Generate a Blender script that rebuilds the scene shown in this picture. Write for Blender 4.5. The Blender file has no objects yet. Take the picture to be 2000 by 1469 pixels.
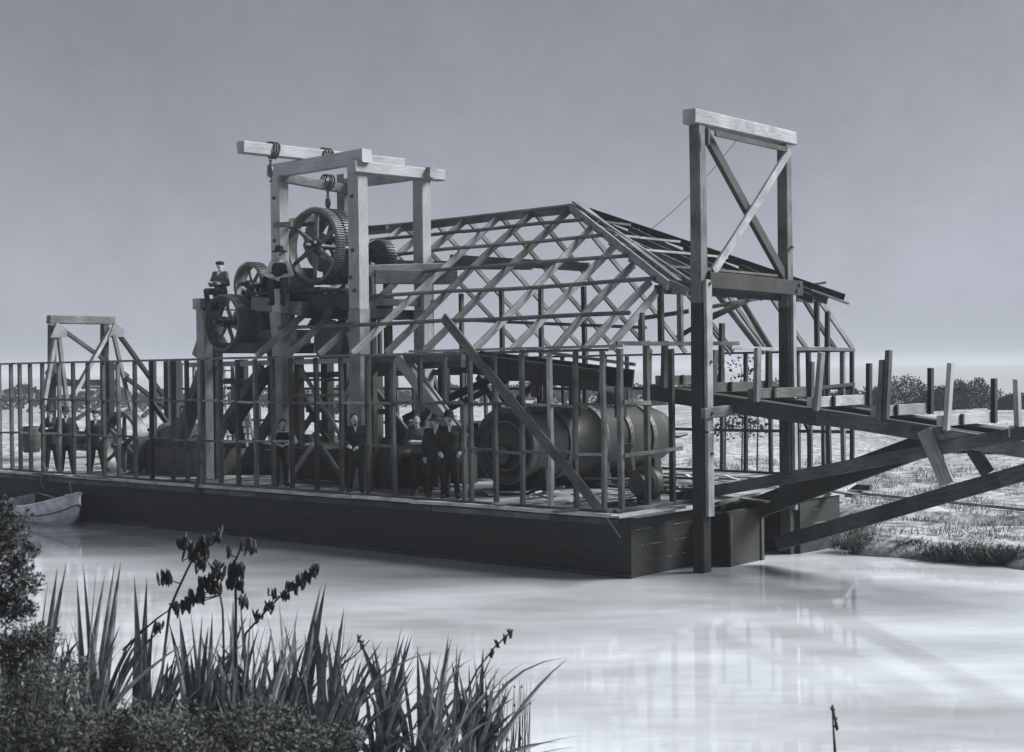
import bpy, bmesh, math, random
from mathutils import Vector, Matrix, noise
R = random.Random(7)
sc = bpy.context.scene
COL = sc.collection
V = Vector
# ------------------------------------------------------------------ camera (solved from the hull, wall and roof lines)
CP = V((14.89671, -20.59213, 3.81683))
YAW, PIT, ROL = 0.70932, -0.0051, -0.01276
FPX = 2738.97
cF = V((-math.sin(YAW)*math.cos(PIT), math.cos(YAW)*math.cos(PIT), math.sin(PIT)))
r0 = V((math.cos(YAW), math.sin(YAW), 0)); u0 = r0.cross(cF)
cR = r0*math.cos(ROL)+u0*math.sin(ROL); cU = -r0*math.sin(ROL)+u0*math.cos(ROL)
cd = bpy.data.cameras.new('camera'); cam = bpy.data.objects.new('camera', cd); COL.objects.link(cam)
cam.matrix_world = Matrix(((cR.x,cU.x,-cF.x,CP.x),(cR.y,cU.y,-cF.y,CP.y),(cR.z,cU.z,-cF.z,CP.z),(0,0,0,1)))
cd.sensor_width = 36; cd.lens = FPX/2000*36; cd.clip_end = 8000; cd.clip_start = .1
sc.camera = cam
cd.dof.use_dof = True; cd.dof.focus_distance = 29; cd.dof.aperture_fstop = 3.5
def P(px, py, ax, val):            # measured point: photo pixel on a real plane
    d = cF+cR*((px-1000)/FPX)+cU*((734.5-py)/FPX); i = 'xyz'.index(ax)
    return CP+d*((val-CP[i])/d[i])
def PD(px, py, dep): return CP+(cF+cR*((px-1000)/FPX)+cU*((734.5-py)/FPX))*dep
HD = 1.16; T = HD+3.0; YF = 9.5; YR = 4.75; ZR = 7.45

# ------------------------------------------------------------------ materials
def grey(g):
    k = min(1, g/.4); return (g*(.93+.01*k), g*(1.03-.03*k), g*(.98+.10*k), 1)
MATS = {}
def nodes(name):
    m = bpy.data.materials.new(name); m.use_nodes = True; MATS[name] = m
    nt = m.node_tree; b = nt.nodes['Principled BSDF']; return m, nt, b
def mat(name, lo, hi, scale=(1,1,1), nscale=4, detail=6, rough=.8, rand=.15, metal=0, bump=.0, spec=.3, coord='Object', stain=None, pos=(.3,.7)):
    m, nt, b = nodes(name); N = nt.nodes; L = nt.links
    tc = N.new('ShaderNodeTexCoord'); mp = N.new('ShaderNodeMapping'); mp.inputs['Scale'].default_value = scale
    L.new(tc.outputs[coord], mp.inputs['Vector'])
    oi = N.new('ShaderNodeObjectInfo')
    ad = N.new('ShaderNodeVectorMath'); ad.operation = 'ADD'
    mu = N.new('ShaderNodeMath'); mu.operation = 'MULTIPLY'; mu.inputs[1].default_value = 37
    L.new(oi.outputs['Random'], mu.inputs[0]); L.new(mp.outputs[0], ad.inputs[0]); L.new(mu.outputs[0], ad.inputs[1])
    n = N.new('ShaderNodeTexNoise'); n.inputs['Scale'].default_value = nscale; n.inputs['Detail'].default_value = detail; n.inputs['Roughness'].default_value = .65
    L.new(ad.outputs[0], n.inputs['Vector'])
    cr = N.new('ShaderNodeValToRGB'); cr.color_ramp.elements[0].position = pos[0]; cr.color_ramp.elements[1].position = pos[1]
    cr.color_ramp.elements[0].color = grey(lo); cr.color_ramp.elements[1].color = grey(hi)
    L.new(n.outputs['Fac'], cr.inputs[0]); out = cr.outputs[0]
    if stain:
        n2 = N.new('ShaderNodeTexNoise'); n2.inputs['Scale'].default_value = stain[0]; n2.inputs['Detail'].default_value = 4
        L.new(tc.outputs[coord], n2.inputs['Vector'])
        c2 = N.new('ShaderNodeValToRGB'); c2.color_ramp.elements[0].position = .38; c2.color_ramp.elements[1].position = .62
        s = stain[1]; c2.color_ramp.elements[0].color = (s,s,s,1); c2.color_ramp.elements[1].color = (1,1,1,1)
        L.new(n2.outputs['Fac'], c2.inputs[0])
        mx = N.new('ShaderNodeMix'); mx.data_type = 'RGBA'; mx.blend_type = 'MULTIPLY'; mx.inputs[0].default_value = 1
        L.new(out, mx.inputs[6]); L.new(c2.outputs[0], mx.inputs[7]); out = mx.outputs[2]
    hv = N.new('ShaderNodeHueSaturation')
    mr = N.new('ShaderNodeMapRange'); mr.inputs['To Min'].default_value = 1-rand*1.3; mr.inputs['To Max'].default_value = 1+rand
    L.new(oi.outputs['Random'], mr.inputs[0]); L.new(mr.outputs[0], hv.inputs['Value']); L.new(out, hv.inputs['Color'])
    L.new(hv.outputs[0], b.inputs['Base Color'])
    b.inputs['Roughness'].default_value = rough; b.inputs['Metallic'].default_value = metal; b.inputs['Specular IOR Level'].default_value = spec
    if bump:
        bp = N.new('ShaderNodeBump'); bp.inputs['Strength'].default_value = bump; bp.inputs['Distance'].default_value = .02
        L.new(n.outputs['Fac'], bp.inputs['Height']); L.new(bp.outputs[0], b.inputs['Normal'])
    return m
G = (1.3, 22, 22)
mat('wood_new', .20, .38, G, 3, rand=.10, stain=(1.1,.78), bump=.2)
mat('wood_raw', .42, .62, G, 3, rand=.12, stain=(2.2,.6), bump=.2)
mat('tarred', .008, .016, G, 3, rand=.1, rough=.6)
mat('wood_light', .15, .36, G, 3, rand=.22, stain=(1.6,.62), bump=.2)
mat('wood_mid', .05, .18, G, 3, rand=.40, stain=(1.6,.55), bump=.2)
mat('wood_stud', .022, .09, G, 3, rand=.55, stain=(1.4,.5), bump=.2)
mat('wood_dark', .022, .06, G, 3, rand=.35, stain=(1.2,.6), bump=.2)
mat('wood_worn', .03, .14, G, 2.4, rand=.25, stain=(.9,.4), bump=.25)
mat('iron', .02, .05, (1,1,1), 7, rough=.5, rand=.2, spec=.5, bump=.1)
mat('iron_worn', .035, .12, (1,1,1), 9, rough=.5, rand=.2, spec=.5, bump=.1)
mat('boiler_plate', .013, .048, (1,1,1), 3, rough=.42, rand=0, spec=.6, stain=(1.2,.6), bump=.1)
mat('paint_white', .66, .82, (1,1,1), 6, rough=.6, rand=.05, stain=(3,.6))
mat('skin', .28, .36, nscale=8, rough=.6, rand=.08)
mat('hair', .02, .03, nscale=20, rough=.8, rand=.1)
mat('cloth_dark', .018, .035, nscale=9, rough=.95, rand=.2, spec=.1)
mat('cloth_grey', .06, .11, nscale=9, rough=.95, rand=.2, spec=.1)
mat('cloth_shirt', .35, .5, nscale=9, rough=.95, rand=.1, spec=.1)
mat('leaf_flax', .025, .26, (6,6,.6), 4, rough=.42, rand=.3, spec=.6, pos=(.35,.75))
mat('leaf_pale', .16, .42, (6,6,.6), 4, rough=.5, rand=.2, spec=.5)
mat('leaf_dark', .015, .045, nscale=5, rough=.7, rand=.3, spec=.3)
mat('leaf_shrub', .015, .08, nscale=9, rough=.7, rand=.3, spec=.3)
mat('leaf_far', .008, .025, nscale=2, rough=.8, rand=.3, spec=.2)
mat('pod', .012, .03, nscale=9, rough=.6, rand=.2)
mat('grass_blade', .04, .30, nscale=2.5, rough=.8, rand=.2)
mat('tussock', .02, .14, nscale=4, rough=.8, rand=.3)
mat('stone', .05, .16, nscale=5, rough=.9, rand=.3)
mat('hill', .30, .34, nscale=.01, rough=1, rand=0)
mat('rope', .10, .25, nscale=30, rough=.95, rand=.1)

def hull_mat():
    m, nt, b = nodes('hull_planking'); N = nt.nodes; L = nt.links
    tc = N.new('ShaderNodeTexCoord'); sp = N.new('ShaderNodeSeparateXYZ'); L.new(tc.outputs['Object'], sp.inputs[0])
    # plank courses: thin seams every .26 m of height
    dv = N.new('ShaderNodeMath'); dv.operation = 'DIVIDE'; dv.inputs[1].default_value = .29; L.new(sp.outputs['Z'], dv.inputs[0])
    nz = N.new('ShaderNodeTexNoise'); nz.inputs['Scale'].default_value = .6; L.new(tc.outputs['Object'], nz.inputs['Vector'])
    mj = N.new('ShaderNodeMath'); mj.operation = 'MULTIPLY_ADD'; mj.inputs[1].default_value = .12; L.new(nz.outputs['Fac'], mj.inputs[0]); L.new(dv.outputs[0], mj.inputs[2])
    fr = N.new('ShaderNodeMath'); fr.operation = 'FRACT'; L.new(mj.outputs[0], fr.inputs[0])
    lt = N.new('ShaderNodeMath'); lt.operation = 'LESS_THAN'; lt.inputs[1].default_value = .035; L.new(fr.outputs[0], lt.inputs[0])
    # broken pale caulking in the seams
    n2 = N.new('ShaderNodeTexNoise'); n2.inputs['Scale'].default_value = 1.7; n2.inputs['Detail'].default_value = 10; n2.inputs['Roughness'].default_value=.8; L.new(tc.outputs['Object'], n2.inputs['Vector'])
    gt = N.new('ShaderNodeMath'); gt.operation = 'GREATER_THAN'; gt.inputs[1].default_value = .54; L.new(n2.outputs['Fac'], gt.inputs[0])
    mm = N.new('ShaderNodeMath'); mm.operation = 'MULTIPLY'; L.new(lt.outputs[0], mm.inputs[0]); L.new(gt.outputs[0], mm.inputs[1])
    geo = N.new('ShaderNodeNewGeometry'); sn = N.new('ShaderNodeSeparateXYZ'); L.new(geo.outputs['Normal'], sn.inputs[0])
    ex = N.new('ShaderNodeMath'); ex.operation = 'GREATER_THAN'; ex.inputs[1].default_value = .5; L.new(sn.outputs['X'], ex.inputs[0])
    mm2 = N.new('ShaderNodeMath'); mm2.operation = 'MULTIPLY'; L.new(mm.outputs[0], mm2.inputs[0]); L.new(ex.outputs[0], mm2.inputs[1])
    mp = N.new('ShaderNodeMapping'); mp.inputs['Scale'].default_value = (.7,.7,8); L.new(tc.outputs['Object'], mp.inputs[0])
    n3 = N.new('ShaderNodeTexNoise'); n3.inputs['Scale'].default_value = 3; n3.inputs['Detail'].default_value = 8; L.new(mp.outputs[0], n3.inputs['Vector'])
    cr = N.new('ShaderNodeValToRGB'); cr.color_ramp.elements[0].position=.3; cr.color_ramp.elements[1].position=.75
    cr.color_ramp.elements[0].color = grey(.018); cr.color_ramp.elements[1].color = grey(.034); L.new(n3.outputs['Fac'], cr.inputs[0])
    mx = N.new('ShaderNodeMix'); mx.data_type='RGBA'; mx.inputs[7].default_value = grey(.30); L.new(mm2.outputs[0], mx.inputs[0]); L.new(cr.outputs[0], mx.inputs[6])
    L.new(mx.outputs[2], b.inputs['Base Color']); b.inputs['Roughness'].default_value=.75; b.inputs['Specular IOR Level'].default_value=.25
    bp = N.new('ShaderNodeBump'); bp.inputs['Strength'].default_value=.6; bp.inputs['Distance'].default_value=.02; bp.invert=True
    L.new(lt.outputs[0], bp.inputs['Height']); L.new(bp.outputs[0], b.inputs['Normal'])
hull_mat()
def deck_mat():
    m, nt, b = nodes('deck_boards'); N = nt.nodes; L = nt.links
    tc = N.new('ShaderNodeTexCoord'); br = N.new('ShaderNodeTexBrick'); br.offset=.5
    mp = N.new('ShaderNodeMapping'); mp.inputs['Rotation'].default_value=(0,0,math.pi/2); L.new(tc.outputs['Object'], mp.inputs[0]); L.new(mp.outputs[0], br.inputs['Vector'])
    br.inputs['Scale'].default_value=1; br.inputs['Brick Width'].default_value=3.1; br.inputs['Row Height'].default_value=.2; br.inputs['Mortar Size'].default_value=.012
    br.inputs['Color1'].default_value=grey(.20); br.inputs['Color2'].default_value=grey(.36); br.inputs['Mortar'].default_value=grey(.03)
    n=N.new('ShaderNodeTexNoise'); n.inputs['Scale'].default_value=1.3; n.inputs['Detail'].default_value=9; L.new(tc.outputs['Object'], n.inputs['Vector'])
    cr=N.new('ShaderNodeValToRGB'); cr.color_ramp.elements[0].position=.35; cr.color_ramp.elements[1].position=.6; cr.color_ramp.elements[0].color=(.25,.25,.25,1)
    L.new(n.outputs['Fac'],cr.inputs[0]); mx=N.new('ShaderNodeMix'); mx.data_type='RGBA'; mx.blend_type='MULTIPLY'; mx.inputs[0].default_value=1
    L.new(br.outputs['Color'],mx.inputs[6]); L.new(cr.outputs[0],mx.inputs[7]); L.new(mx.outputs[2],b.inputs['Base Color']); b.inputs['Roughness'].default_value=.85
deck_mat()
def ground_mat():
    m, nt, b = nodes('ground'); N = nt.nodes; L = nt.links
    tc=N.new('ShaderNodeTexCoord')
    def ns(s,d,sc_=(1,1,1)):
        mp=N.new('ShaderNodeMapping'); mp.inputs['Scale'].default_value=sc_; L.new(tc.outputs['Object'],mp.inputs[0])
        n=N.new('ShaderNodeTexNoise'); n.inputs['Scale'].default_value=s; n.inputs['Detail'].default_value=d; n.inputs['Roughness'].default_value=.7; L.new(mp.outputs[0],n.inputs['Vector']); return n
    a=ns(2.2,9); c=ns(.12,5); 
    cr=N.new('ShaderNodeValToRGB'); e=cr.color_ramp.elements; e[0].position=.36; e[1].position=.58; e[0].color=grey(.07); e[1].color=grey(.46); L.new(a.outputs['Fac'],cr.inputs[0])
    c2=N.new('ShaderNodeValToRGB'); e=c2.color_ramp.elements; e[0].position=.4; e[1].position=.6; e[0].color=(.62,.62,.62,1); e[1].color=(1,1,1,1); L.new(c.outputs['Fac'],c2.inputs[0])
    mx=N.new('ShaderNodeMix'); mx.data_type='RGBA'; mx.blend_type='MULTIPLY'; mx.inputs[0].default_value=1; L.new(cr.outputs[0],mx.inputs[6]); L.new(c2.outputs[0],mx.inputs[7])
    # wet mud below the waterline
    sp=N.new('ShaderNodeSeparateXYZ'); L.new(tc.outputs['Object'],sp.inputs[0]); mr=N.new('ShaderNodeMapRange'); mr.inputs['From Min'].default_value=-.02; mr.inputs['From Max'].default_value=.14; L.new(sp.outputs['Z'],mr.inputs[0])
    m2=N.new('ShaderNodeMix'); m2.data_type='RGBA'; m2.inputs[6].default_value=grey(.06); L.new(mr.outputs[0],m2.inputs[0]); L.new(mx.outputs[2],m2.inputs[7])
    # far ground fades to an even pale tone with distance: haze put into its colour
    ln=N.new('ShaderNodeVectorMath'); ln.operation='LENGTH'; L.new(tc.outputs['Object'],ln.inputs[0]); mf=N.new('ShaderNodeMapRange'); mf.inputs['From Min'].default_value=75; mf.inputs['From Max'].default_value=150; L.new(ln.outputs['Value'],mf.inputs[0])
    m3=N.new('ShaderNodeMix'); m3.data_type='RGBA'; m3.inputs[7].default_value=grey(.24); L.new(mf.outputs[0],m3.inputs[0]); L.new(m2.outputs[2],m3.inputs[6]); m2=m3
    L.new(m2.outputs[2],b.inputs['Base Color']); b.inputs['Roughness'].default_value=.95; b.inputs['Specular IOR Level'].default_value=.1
    bp=N.new('ShaderNodeBump'); bp.inputs['Strength'].default_value=.8; bp.inputs['Distance'].default_value=.12; L.new(a.outputs['Fac'],bp.inputs['Height']); L.new(bp.outputs[0],b.inputs['Normal'])
ground_mat()
def water_mat():
    m, nt, b = nodes('water'); N = nt.nodes; L = nt.links
    tc=N.new('ShaderNodeTexCoord')
    mp=N.new('ShaderNodeMapping'); mp.inputs['Rotation'].default_value=(0,0,-YAW); L.new(tc.outputs['Object'],mp.inputs[0])
    m2=N.new('ShaderNodeMapping'); m2.inputs['Scale'].default_value=(.8,2.2,1); L.new(mp.outputs[0],m2.inputs[0])
    n=N.new('ShaderNodeTexNoise'); n.inputs['Scale'].default_value=1.6; n.inputs['Detail'].default_value=4; L.new(m2.outputs[0],n.inputs['Vector'])
    n2=N.new('ShaderNodeTexNoise'); n2.inputs['Scale'].default_value=7; n2.inputs['Detail'].default_value=3; L.new(m2.outputs[0],n2.inputs['Vector'])
    ad=N.new('ShaderNodeMath'); ad.operation='MULTIPLY_ADD'; ad.inputs[1].default_value=.25; L.new(n2.outputs['Fac'],ad.inputs[0]); L.new(n.outputs['Fac'],ad.inputs[2])
    bp=N.new('ShaderNodeBump'); bp.inputs['Strength'].default_value=.07; bp.inputs['Distance'].default_value=.02; L.new(ad.outputs[0],bp.inputs['Height']); L.new(bp.outputs[0],b.inputs['Normal'])
    # silty water: pale suspended clay in slow broad drifts
    n3=N.new('ShaderNodeTexNoise'); n3.inputs['Scale'].default_value=.22; n3.inputs['Detail'].default_value=9; n3.inputs['Roughness'].default_value=.62; L.new(m2.outputs[0],n3.inputs['Vector'])
    cr=N.new('ShaderNodeValToRGB'); e=cr.color_ramp.elements; e[0].position=.35; e[1].position=.65; e[0].color=grey(.33); e[1].color=grey(.57); L.new(n3.outputs['Fac'],cr.inputs[0])
    L.new(cr.outputs[0],b.inputs['Base Color']); b.inputs['Roughness'].default_value=.025; b.inputs['IOR'].default_value=2.6; b.inputs['Specular IOR Level'].default_value=.5
water_mat()

# ------------------------------------------------------------------ object helpers
WM = {}
def link(o, M, parent=None):
    COL.objects.link(o); WM[o.name] = M.copy()
    if parent is not None:
        o.parent = parent; o.matrix_basis = WM[parent.name].inverted() @ M
    else: o.matrix_basis = M
    return o
def tag(o, label=None, cat=None, group=None, kind=None):
    if label: o['label'] = label
    if cat: o['category'] = cat
    if group: o['group'] = group
    if kind: o['kind'] = kind
    return o
def thing(name, loc, label, cat, group=None):
    o = bpy.data.objects.new(name, None); o.empty_display_size = .2
    link(o, Matrix.Translation(V(loc))); return tag(o, label, cat, group)
def frame_of(A, B, hint):
    ex = (B-A).normalized(); h = V(hint); ew = (h-ex*h.dot(ex))
    if ew.length < 1e-4: ew = ex.orthogonal()
    ew.normalize(); et = ex.cross(ew)
    return Matrix(((ex.x,ew.x,et.x,A.x),(ex.y,ew.y,et.y,A.y),(ex.z,ew.z,et.z,A.z),(0,0,0,1)))
def board(name, A, B, w, t, m, parent=None, hint=(1,0,0), bow=.006, segs=None, taper=1.0, chips=True):
    """a sawn timber from A to B, w across `hint`, t the other way; grain along its own X"""
    A, B = V(A), V(B); M = frame_of(A, B, hint); Ln = (B-A).length
    n = segs or max(1, min(8, int(Ln/.9)+1)); vs = []; fs = []
    ph = R.uniform(0,6.28); ph2 = R.uniform(0,6.28); b1 = R.uniform(-bow,bow)*1.6; b2 = R.uniform(-bow,bow)*1.6
    c = min(w,t)*.08; kb=min(1,Ln/3.2)**2; b1*=kb; b2*=kb
    for i in range(n+1):
        s = i/n; oy = b1*math.sin(math.pi*s)+b1*.5*math.sin(7*s+ph); oz = b2*math.sin(math.pi*s)+b2*.5*math.sin(6*s+ph2)
        k = 1+(taper-1)*s; hw, ht = w/2*k, t/2*k
        for (y,z) in ((-hw+c,-ht),(hw-c,-ht),(hw,-ht+c),(hw,ht-c),(hw-c,ht),(-hw+c,ht),(-hw,ht-c),(-hw,-ht+c)):
            x = s*Ln
            if i in (0,n) and chips: x += R.uniform(-1,1)*min(.012,Ln*.01)
            vs.append((x, y+oy, z+oz))
    for i in range(n):
        for j in range(8):
            a=i*8+j; b_=i*8+(j+1)%8; fs.append((a,b_,b_+8,a+8))
    fs.append(tuple(range(7,-1,-1))); fs.append(tuple(range(n*8,n*8+8)))
    me = bpy.data.meshes.new(name); me.from_pydata(vs,[],fs); me.materials.append(MATS[m]); me.update()
    return link(bpy.data.objects.new(name, me), M, parent)
class MB:
    def __init__(s): s.v=[]; s.f=[]
    def add(s, vs, fs):
        k=len(s.v); s.v+= [tuple(v) for v in vs]; s.f+=[tuple(i+k for i in f) for f in fs]
    def box(s, c, d, M=None):
        c=V(c); d=V(d)/2; vs=[c+V((sx*d.x,sy*d.y,sz*d.z)) for sx in(-1,1) for sy in(-1,1) for sz in(-1,1)]
        if M is not None: vs=[M@v for v in vs]
        s.add(vs,[(0,1,3,2),(4,6,7,5),(0,4,5,1),(2,3,7,6),(0,2,6,4),(1,5,7,3)])
    def tube(s, pts, rad, n=10, ell=None, caps=True):
        pts=[V(p) for p in pts]; rr=rad if isinstance(rad,(list,tuple)) else [rad]*len(pts); vs=[]; fs=[]; up=None
        for i,p in enumerate(pts):
            t=(pts[min(i+1,len(pts)-1)]-pts[max(i-1,0)]).normalized()
            if ell: a=V((1,0,0)); b=V((0,1,0)); e=ell[i]
            else:
                if up is None: up=t.orthogonal().normalized()
                up=(up-t*up.dot(t)).normalized(); a=up; b=t.cross(a); e=(1,1)
            for j in range(n):
                q=2*math.pi*j/n; vs.append(p+a*math.cos(q)*rr[i]*e[0]+b*math.sin(q)*rr[i]*e[1])
        for i in range(len(pts)-1):
            for j in range(n): A=i*n+j; B=i*n+(j+1)%n; fs.append((A,B,B+n,A+n))
        if caps: fs.append(tuple(range(n-1,-1,-1))); k=(len(pts)-1)*n; fs.append(tuple(range(k,k+n)))
        s.add(vs,fs)
    def capsule(s, a, b, ra, rb, n=10):
        a=V(a);b=V(b); d=(b-a); L_=d.length
        if L_<1e-6: return
        d/=L_; P_=[];Q=[]
        for k in (-1,-.8,-.45,0): P_.append(a+d*k*ra); Q.append(max(ra*math.sqrt(max(0,1-k*k)),ra*.08))
        for k in (0,.45,.8,1): P_.append(b+d*k*rb); Q.append(max(rb*math.sqrt(max(0,1-k*k)),rb*.08))
        s.tube(P_,Q,n)
    def ellipsoid(s, c, r, nu=12, nv=8, M=None):
        c=V(c); vs=[];fs=[]
        for i in range(nv+1):
            th=math.pi*i/nv
            for j in range(nu):
                q=2*math.pi*j/nu; v=V((r[0]*math.sin(th)*math.cos(q),r[1]*math.sin(th)*math.sin(q),r[2]*math.cos(th)))
                if th==0 or i==nv: v+=V((math.cos(q),math.sin(q),0))*1e-4
                vs.append(c+(M@v if M is not None else v))
        for i in range(nv):
            for j in range(nu): A=i*nu+j;B=i*nu+(j+1)%nu; fs.append((A,A+nu,B+nu,B))
        fs.append(tuple(range(nu))); k=nv*nu; fs.append(tuple(range(k+nu-1,k-1,-1)))
        s.add(vs,fs)
    def lathe_y(s, c, prof, n=48, closed=True):
        """revolve (offset along y, radius) profile about the y axis through c"""
        c=V(c); m=len(prof); vs=[];fs=[]
        for j in range(n):
            q=2*math.pi*j/n
            for (y,r) in prof: vs.append(c+V((math.cos(q)*r,y,math.sin(q)*r)))
        for j in range(n):
            k=(j+1)%n
            for i in range(m if closed else m-1):
                i2=(i+1)%m; fs.append((j*m+i,k*m+i,k*m+i2,j*m+i2))
        s.add(vs,fs)
    def build(s, name, m, parent=None, smooth=False, loc=None):
        me=bpy.data.meshes.new(name); 
        M = WM[parent.name] if parent is not None else Matrix.Translation(V(loc) if loc is not None else V((0,0,0)))
        inv=M.inverted(); me.from_pydata([inv@V(v) for v in s.v],[],s.f); me.materials.append(MATS[m])
        if smooth: me.shade_smooth() if hasattr(me,'shade_smooth') else None
        me.update(); o=bpy.data.objects.new(name,me); link(o,M,parent); return o

# ------------------------------------------------------------------ the setting
POND = (1.9, 9.6)
def far_shore(x):
    if x < -2: return 10.9+.25*math.sin(x*.5)
    pts=[(-2,10.9),(0.3,8.2),(1.1,6.2),(1.7,5.15),(3,5.35),(4.6,5.15),(6,4.7),(9,4.6),(14,4.2),(25,5),(60,7),(9000,60)]
    for (a,b),(c,d) in zip(pts,pts[1:]):
        if x<=c: return b+(d-b)*(x-a)/(c-a)
    return 60
def ground_h(x, y):
    dep=(V((x,y,0))-V((CP.x,CP.y,0))).dot(V((cF.x,cF.y,0)).normalized())
    lat=(V((x,y,0))-V((CP.x,CP.y,0))).dot(V((cR.x,cR.y,0)).normalized())
    wob=.18*math.sin(x*1.7+y*.6)+.12*math.sin(x*3.9-y*2.3)
    s1=y-far_shore(x)+wob                       # land beyond
    edge=12.6-1.0*max(0,min(1,(lat+1)/2))+.4*math.sin(lat*.6)+wob
    if lat<-9: edge+= (-9-lat)*.0
    s2=edge-dep                                 # land this side
    def prof(s,top,run): 
        k=max(-1,min(1,s/run)); return -.7*(-k) *1.0 if k<0 else top*(1-(1-k)**2)
    h1 = prof(s1,.34,1.0) if s1<1 else .34+.06*noise.noise(V((x*.5,y*.5,0)))+min(.3,(s1-1)*.004)
    h2 = prof(s2,.55,1.2) if s2<1.2 else .55+(s2-1.2)*.19
    h = max(h1,h2,-.7)
    dp=((x-POND[0]-.3)/1.6)**2+((y-POND[1])/.9)**2
    if dp<1 and s1>0: h=min(h,-.06+.35*dp)
    return h
def axis_coords(c, near, step, far):
    a=[c+i*step for i in range(-int(near/step), int(near/step)+1)]
    v=step; x=a[-1]
    up=[];
    while x<far: v*=1.22; x+=v; up.append(x)
    v=step; x=a[0]; dn=[]
    while x>-far: v*=1.22; x-=v; dn.append(x)
    return dn[::-1]+a+up
xs=axis_coords(0,26,.33,5000); ys=axis_coords(-2,24,.33,5000)
vs=[(x,y,ground_h(x,y)) for y in ys for x in xs]; nx=len(xs)
fs=[(j*nx+i,j*nx+i+1,(j+1)*nx+i+1,(j+1)*nx+i) for j in range(len(ys)-1) for i in range(nx-1)]
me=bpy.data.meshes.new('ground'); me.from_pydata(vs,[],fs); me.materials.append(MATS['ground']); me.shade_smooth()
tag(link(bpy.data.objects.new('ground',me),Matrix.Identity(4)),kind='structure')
w=MB(); n=60
w.add([(-90+i*3.2,-40+j*1.2,0) for j in range(n) for i in range(n)],[(j*n+i,j*n+i+1,(j+1)*n+i+1,(j+1)*n+i) for j in range(n-1) for i in range(n-1)])
tag(w.build('water','water',smooth=True),kind='structure')
# distant low hills
h=MB(); pts=[]
for i in range(90):
    a=-.75+i*1.7/89; D_=2600; d=(V((cF.x,cF.y,0)).normalized()*math.cos(a)+V((cR.x,cR.y,0)).normalized()*math.sin(a))
    top=2+9*max(0,.5+noise.noise(V((i*.09,3,0)))*.9)
    pts.append((CP+d*D_,top))
vv=[];ff=[]
for i,(q,t) in enumerate(pts):
    back=(q-CP).normalized()*400; vv+=[(q.x,q.y,-2),(q.x+back.x*.3,q.y+back.y*.3,t),(q.x+back.x,q.y+back.y,-2)]
for i in range(len(pts)-1): ff+=[(i*3,i*3+3,i*3+4,i*3+1),(i*3+1,i*3+4,i*3+5,i*3+2)]
h.add(vv,ff); tag(h.build('hills','hill',smooth=True),kind='structure')

# ------------------------------------------------------------------ hull
hull=thing('dredge_hull',(-12,4,0),'long black tarred wooden dredge hull floating in the pond','hull')
def prism(poly,z0,z1):
    b=MB(); k=len(poly); b.add([(x,y,z0) for x,y in poly]+[(x,y,z1) for x,y in poly],[tuple(range(k-1,-1,-1)),tuple(range(k,2*k))]+[(i,(i+1)%k,(i+1)%k+k,i+k) for i in range(k)]); return b
prism([(-27,0),(0,0),(0,4.7),(.82,4.7),(.92,6.2),(-2.6,9.4),(-27,9.4)],-.7,HD-.07).build('hull_side','hull_planking',hull)
dk=prism([(-27,-.06),(-.03,-.06),(.03,4.7),(.86,4.7),(.95,6.25),(-.3,9.62),(-27,9.62)],HD-.07,HD-.012); dk.build('deck','deck_boards',hull)
x=-27
while x<-.3:                                   # rough pale deck edge, in lengths
    L_=R.uniform(1.6,3.6); x2=min(x+L_,-.25); oy=R.uniform(-.02,.02)
    board('edge_board',(x,-.12+oy,HD-.03+R.uniform(-.008,.008)),(x2-.02,-.12+oy+R.uniform(-.02,.02),HD-.03+R.uniform(-.008,.008)),.16,.065,'wood_raw',hull,hint=(0,1,0)); x=x2
x=-27
while x<-.4:
    L_=R.uniform(1.8,3.9); x2=min(x+L_,-.2)
    board('wale',(x,-.035,HD-.16),(x2-.03,-.035,HD-.16+R.uniform(-.006,.006)),.11,.05,'wood_mid',hull,hint=(0,0,1)); x=x2
for y0,y1 in ((.0,1.15),(1.18,2.1),(2.14,3.1)):
    board('edge_board',(.06,y0,HD-.03),(.06+R.uniform(-.02,.03),y1,HD-.03),.15,.06,'wood_raw',hull,hint=(1,0,0))
board('rubbing_strip',(-26.5,-.03,.05),(-.0,-.03,.045),.03,.05,'wood_mid',hull,hint=(0,0,1),segs=8)
for y in (-.0,):
    board('corner_post',(-.01,.01,-.5),(-.01,.01,HD-.1),.06,.06,'tarred',hull)
for i,(yy,zz) in enumerate(((7.1,HD-.13),(7.9,HD-.13),(8.7,HD-.13))):
    board('deck_beam',(-2.0,yy,zz),(-.1+.25*i,yy,zz),.16,.12,'wood_dark',hull,hint=(0,1,0))

# caisson in front of the hull end, between the gallows posts
cs=thing('timber_caisson',(.45,2.95,-.7),'dark square timber caisson standing in the water between the gallows posts','caisson')
board('front_face',(.60,2.90,-.7),(.60,2.90,HD-.12),1.30,.12,'tarred',cs,hint=(0,1,0),segs=1)
board('side_face',(.20,3.51,-.7),(.20,3.51,HD-.14),.66,.10,'tarred',cs,hint=(1,0,0),segs=1)
board('side_face',(.20,2.29,-.7),(.20,2.29,HD-.14),.66,.10,'tarred',cs,hint=(1,0,0),segs=1)
board('corner_stile',(.675,2.32,-.7),(.675,2.32,HD-.2),.10,.03,'wood_dark',cs,hint=(0,1,0)); board('corner_stile',(.675,3.46,-.7),(.675,3.46,HD-.2),.10,.03,'wood_dark',cs,hint=(0,1,0))

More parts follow.
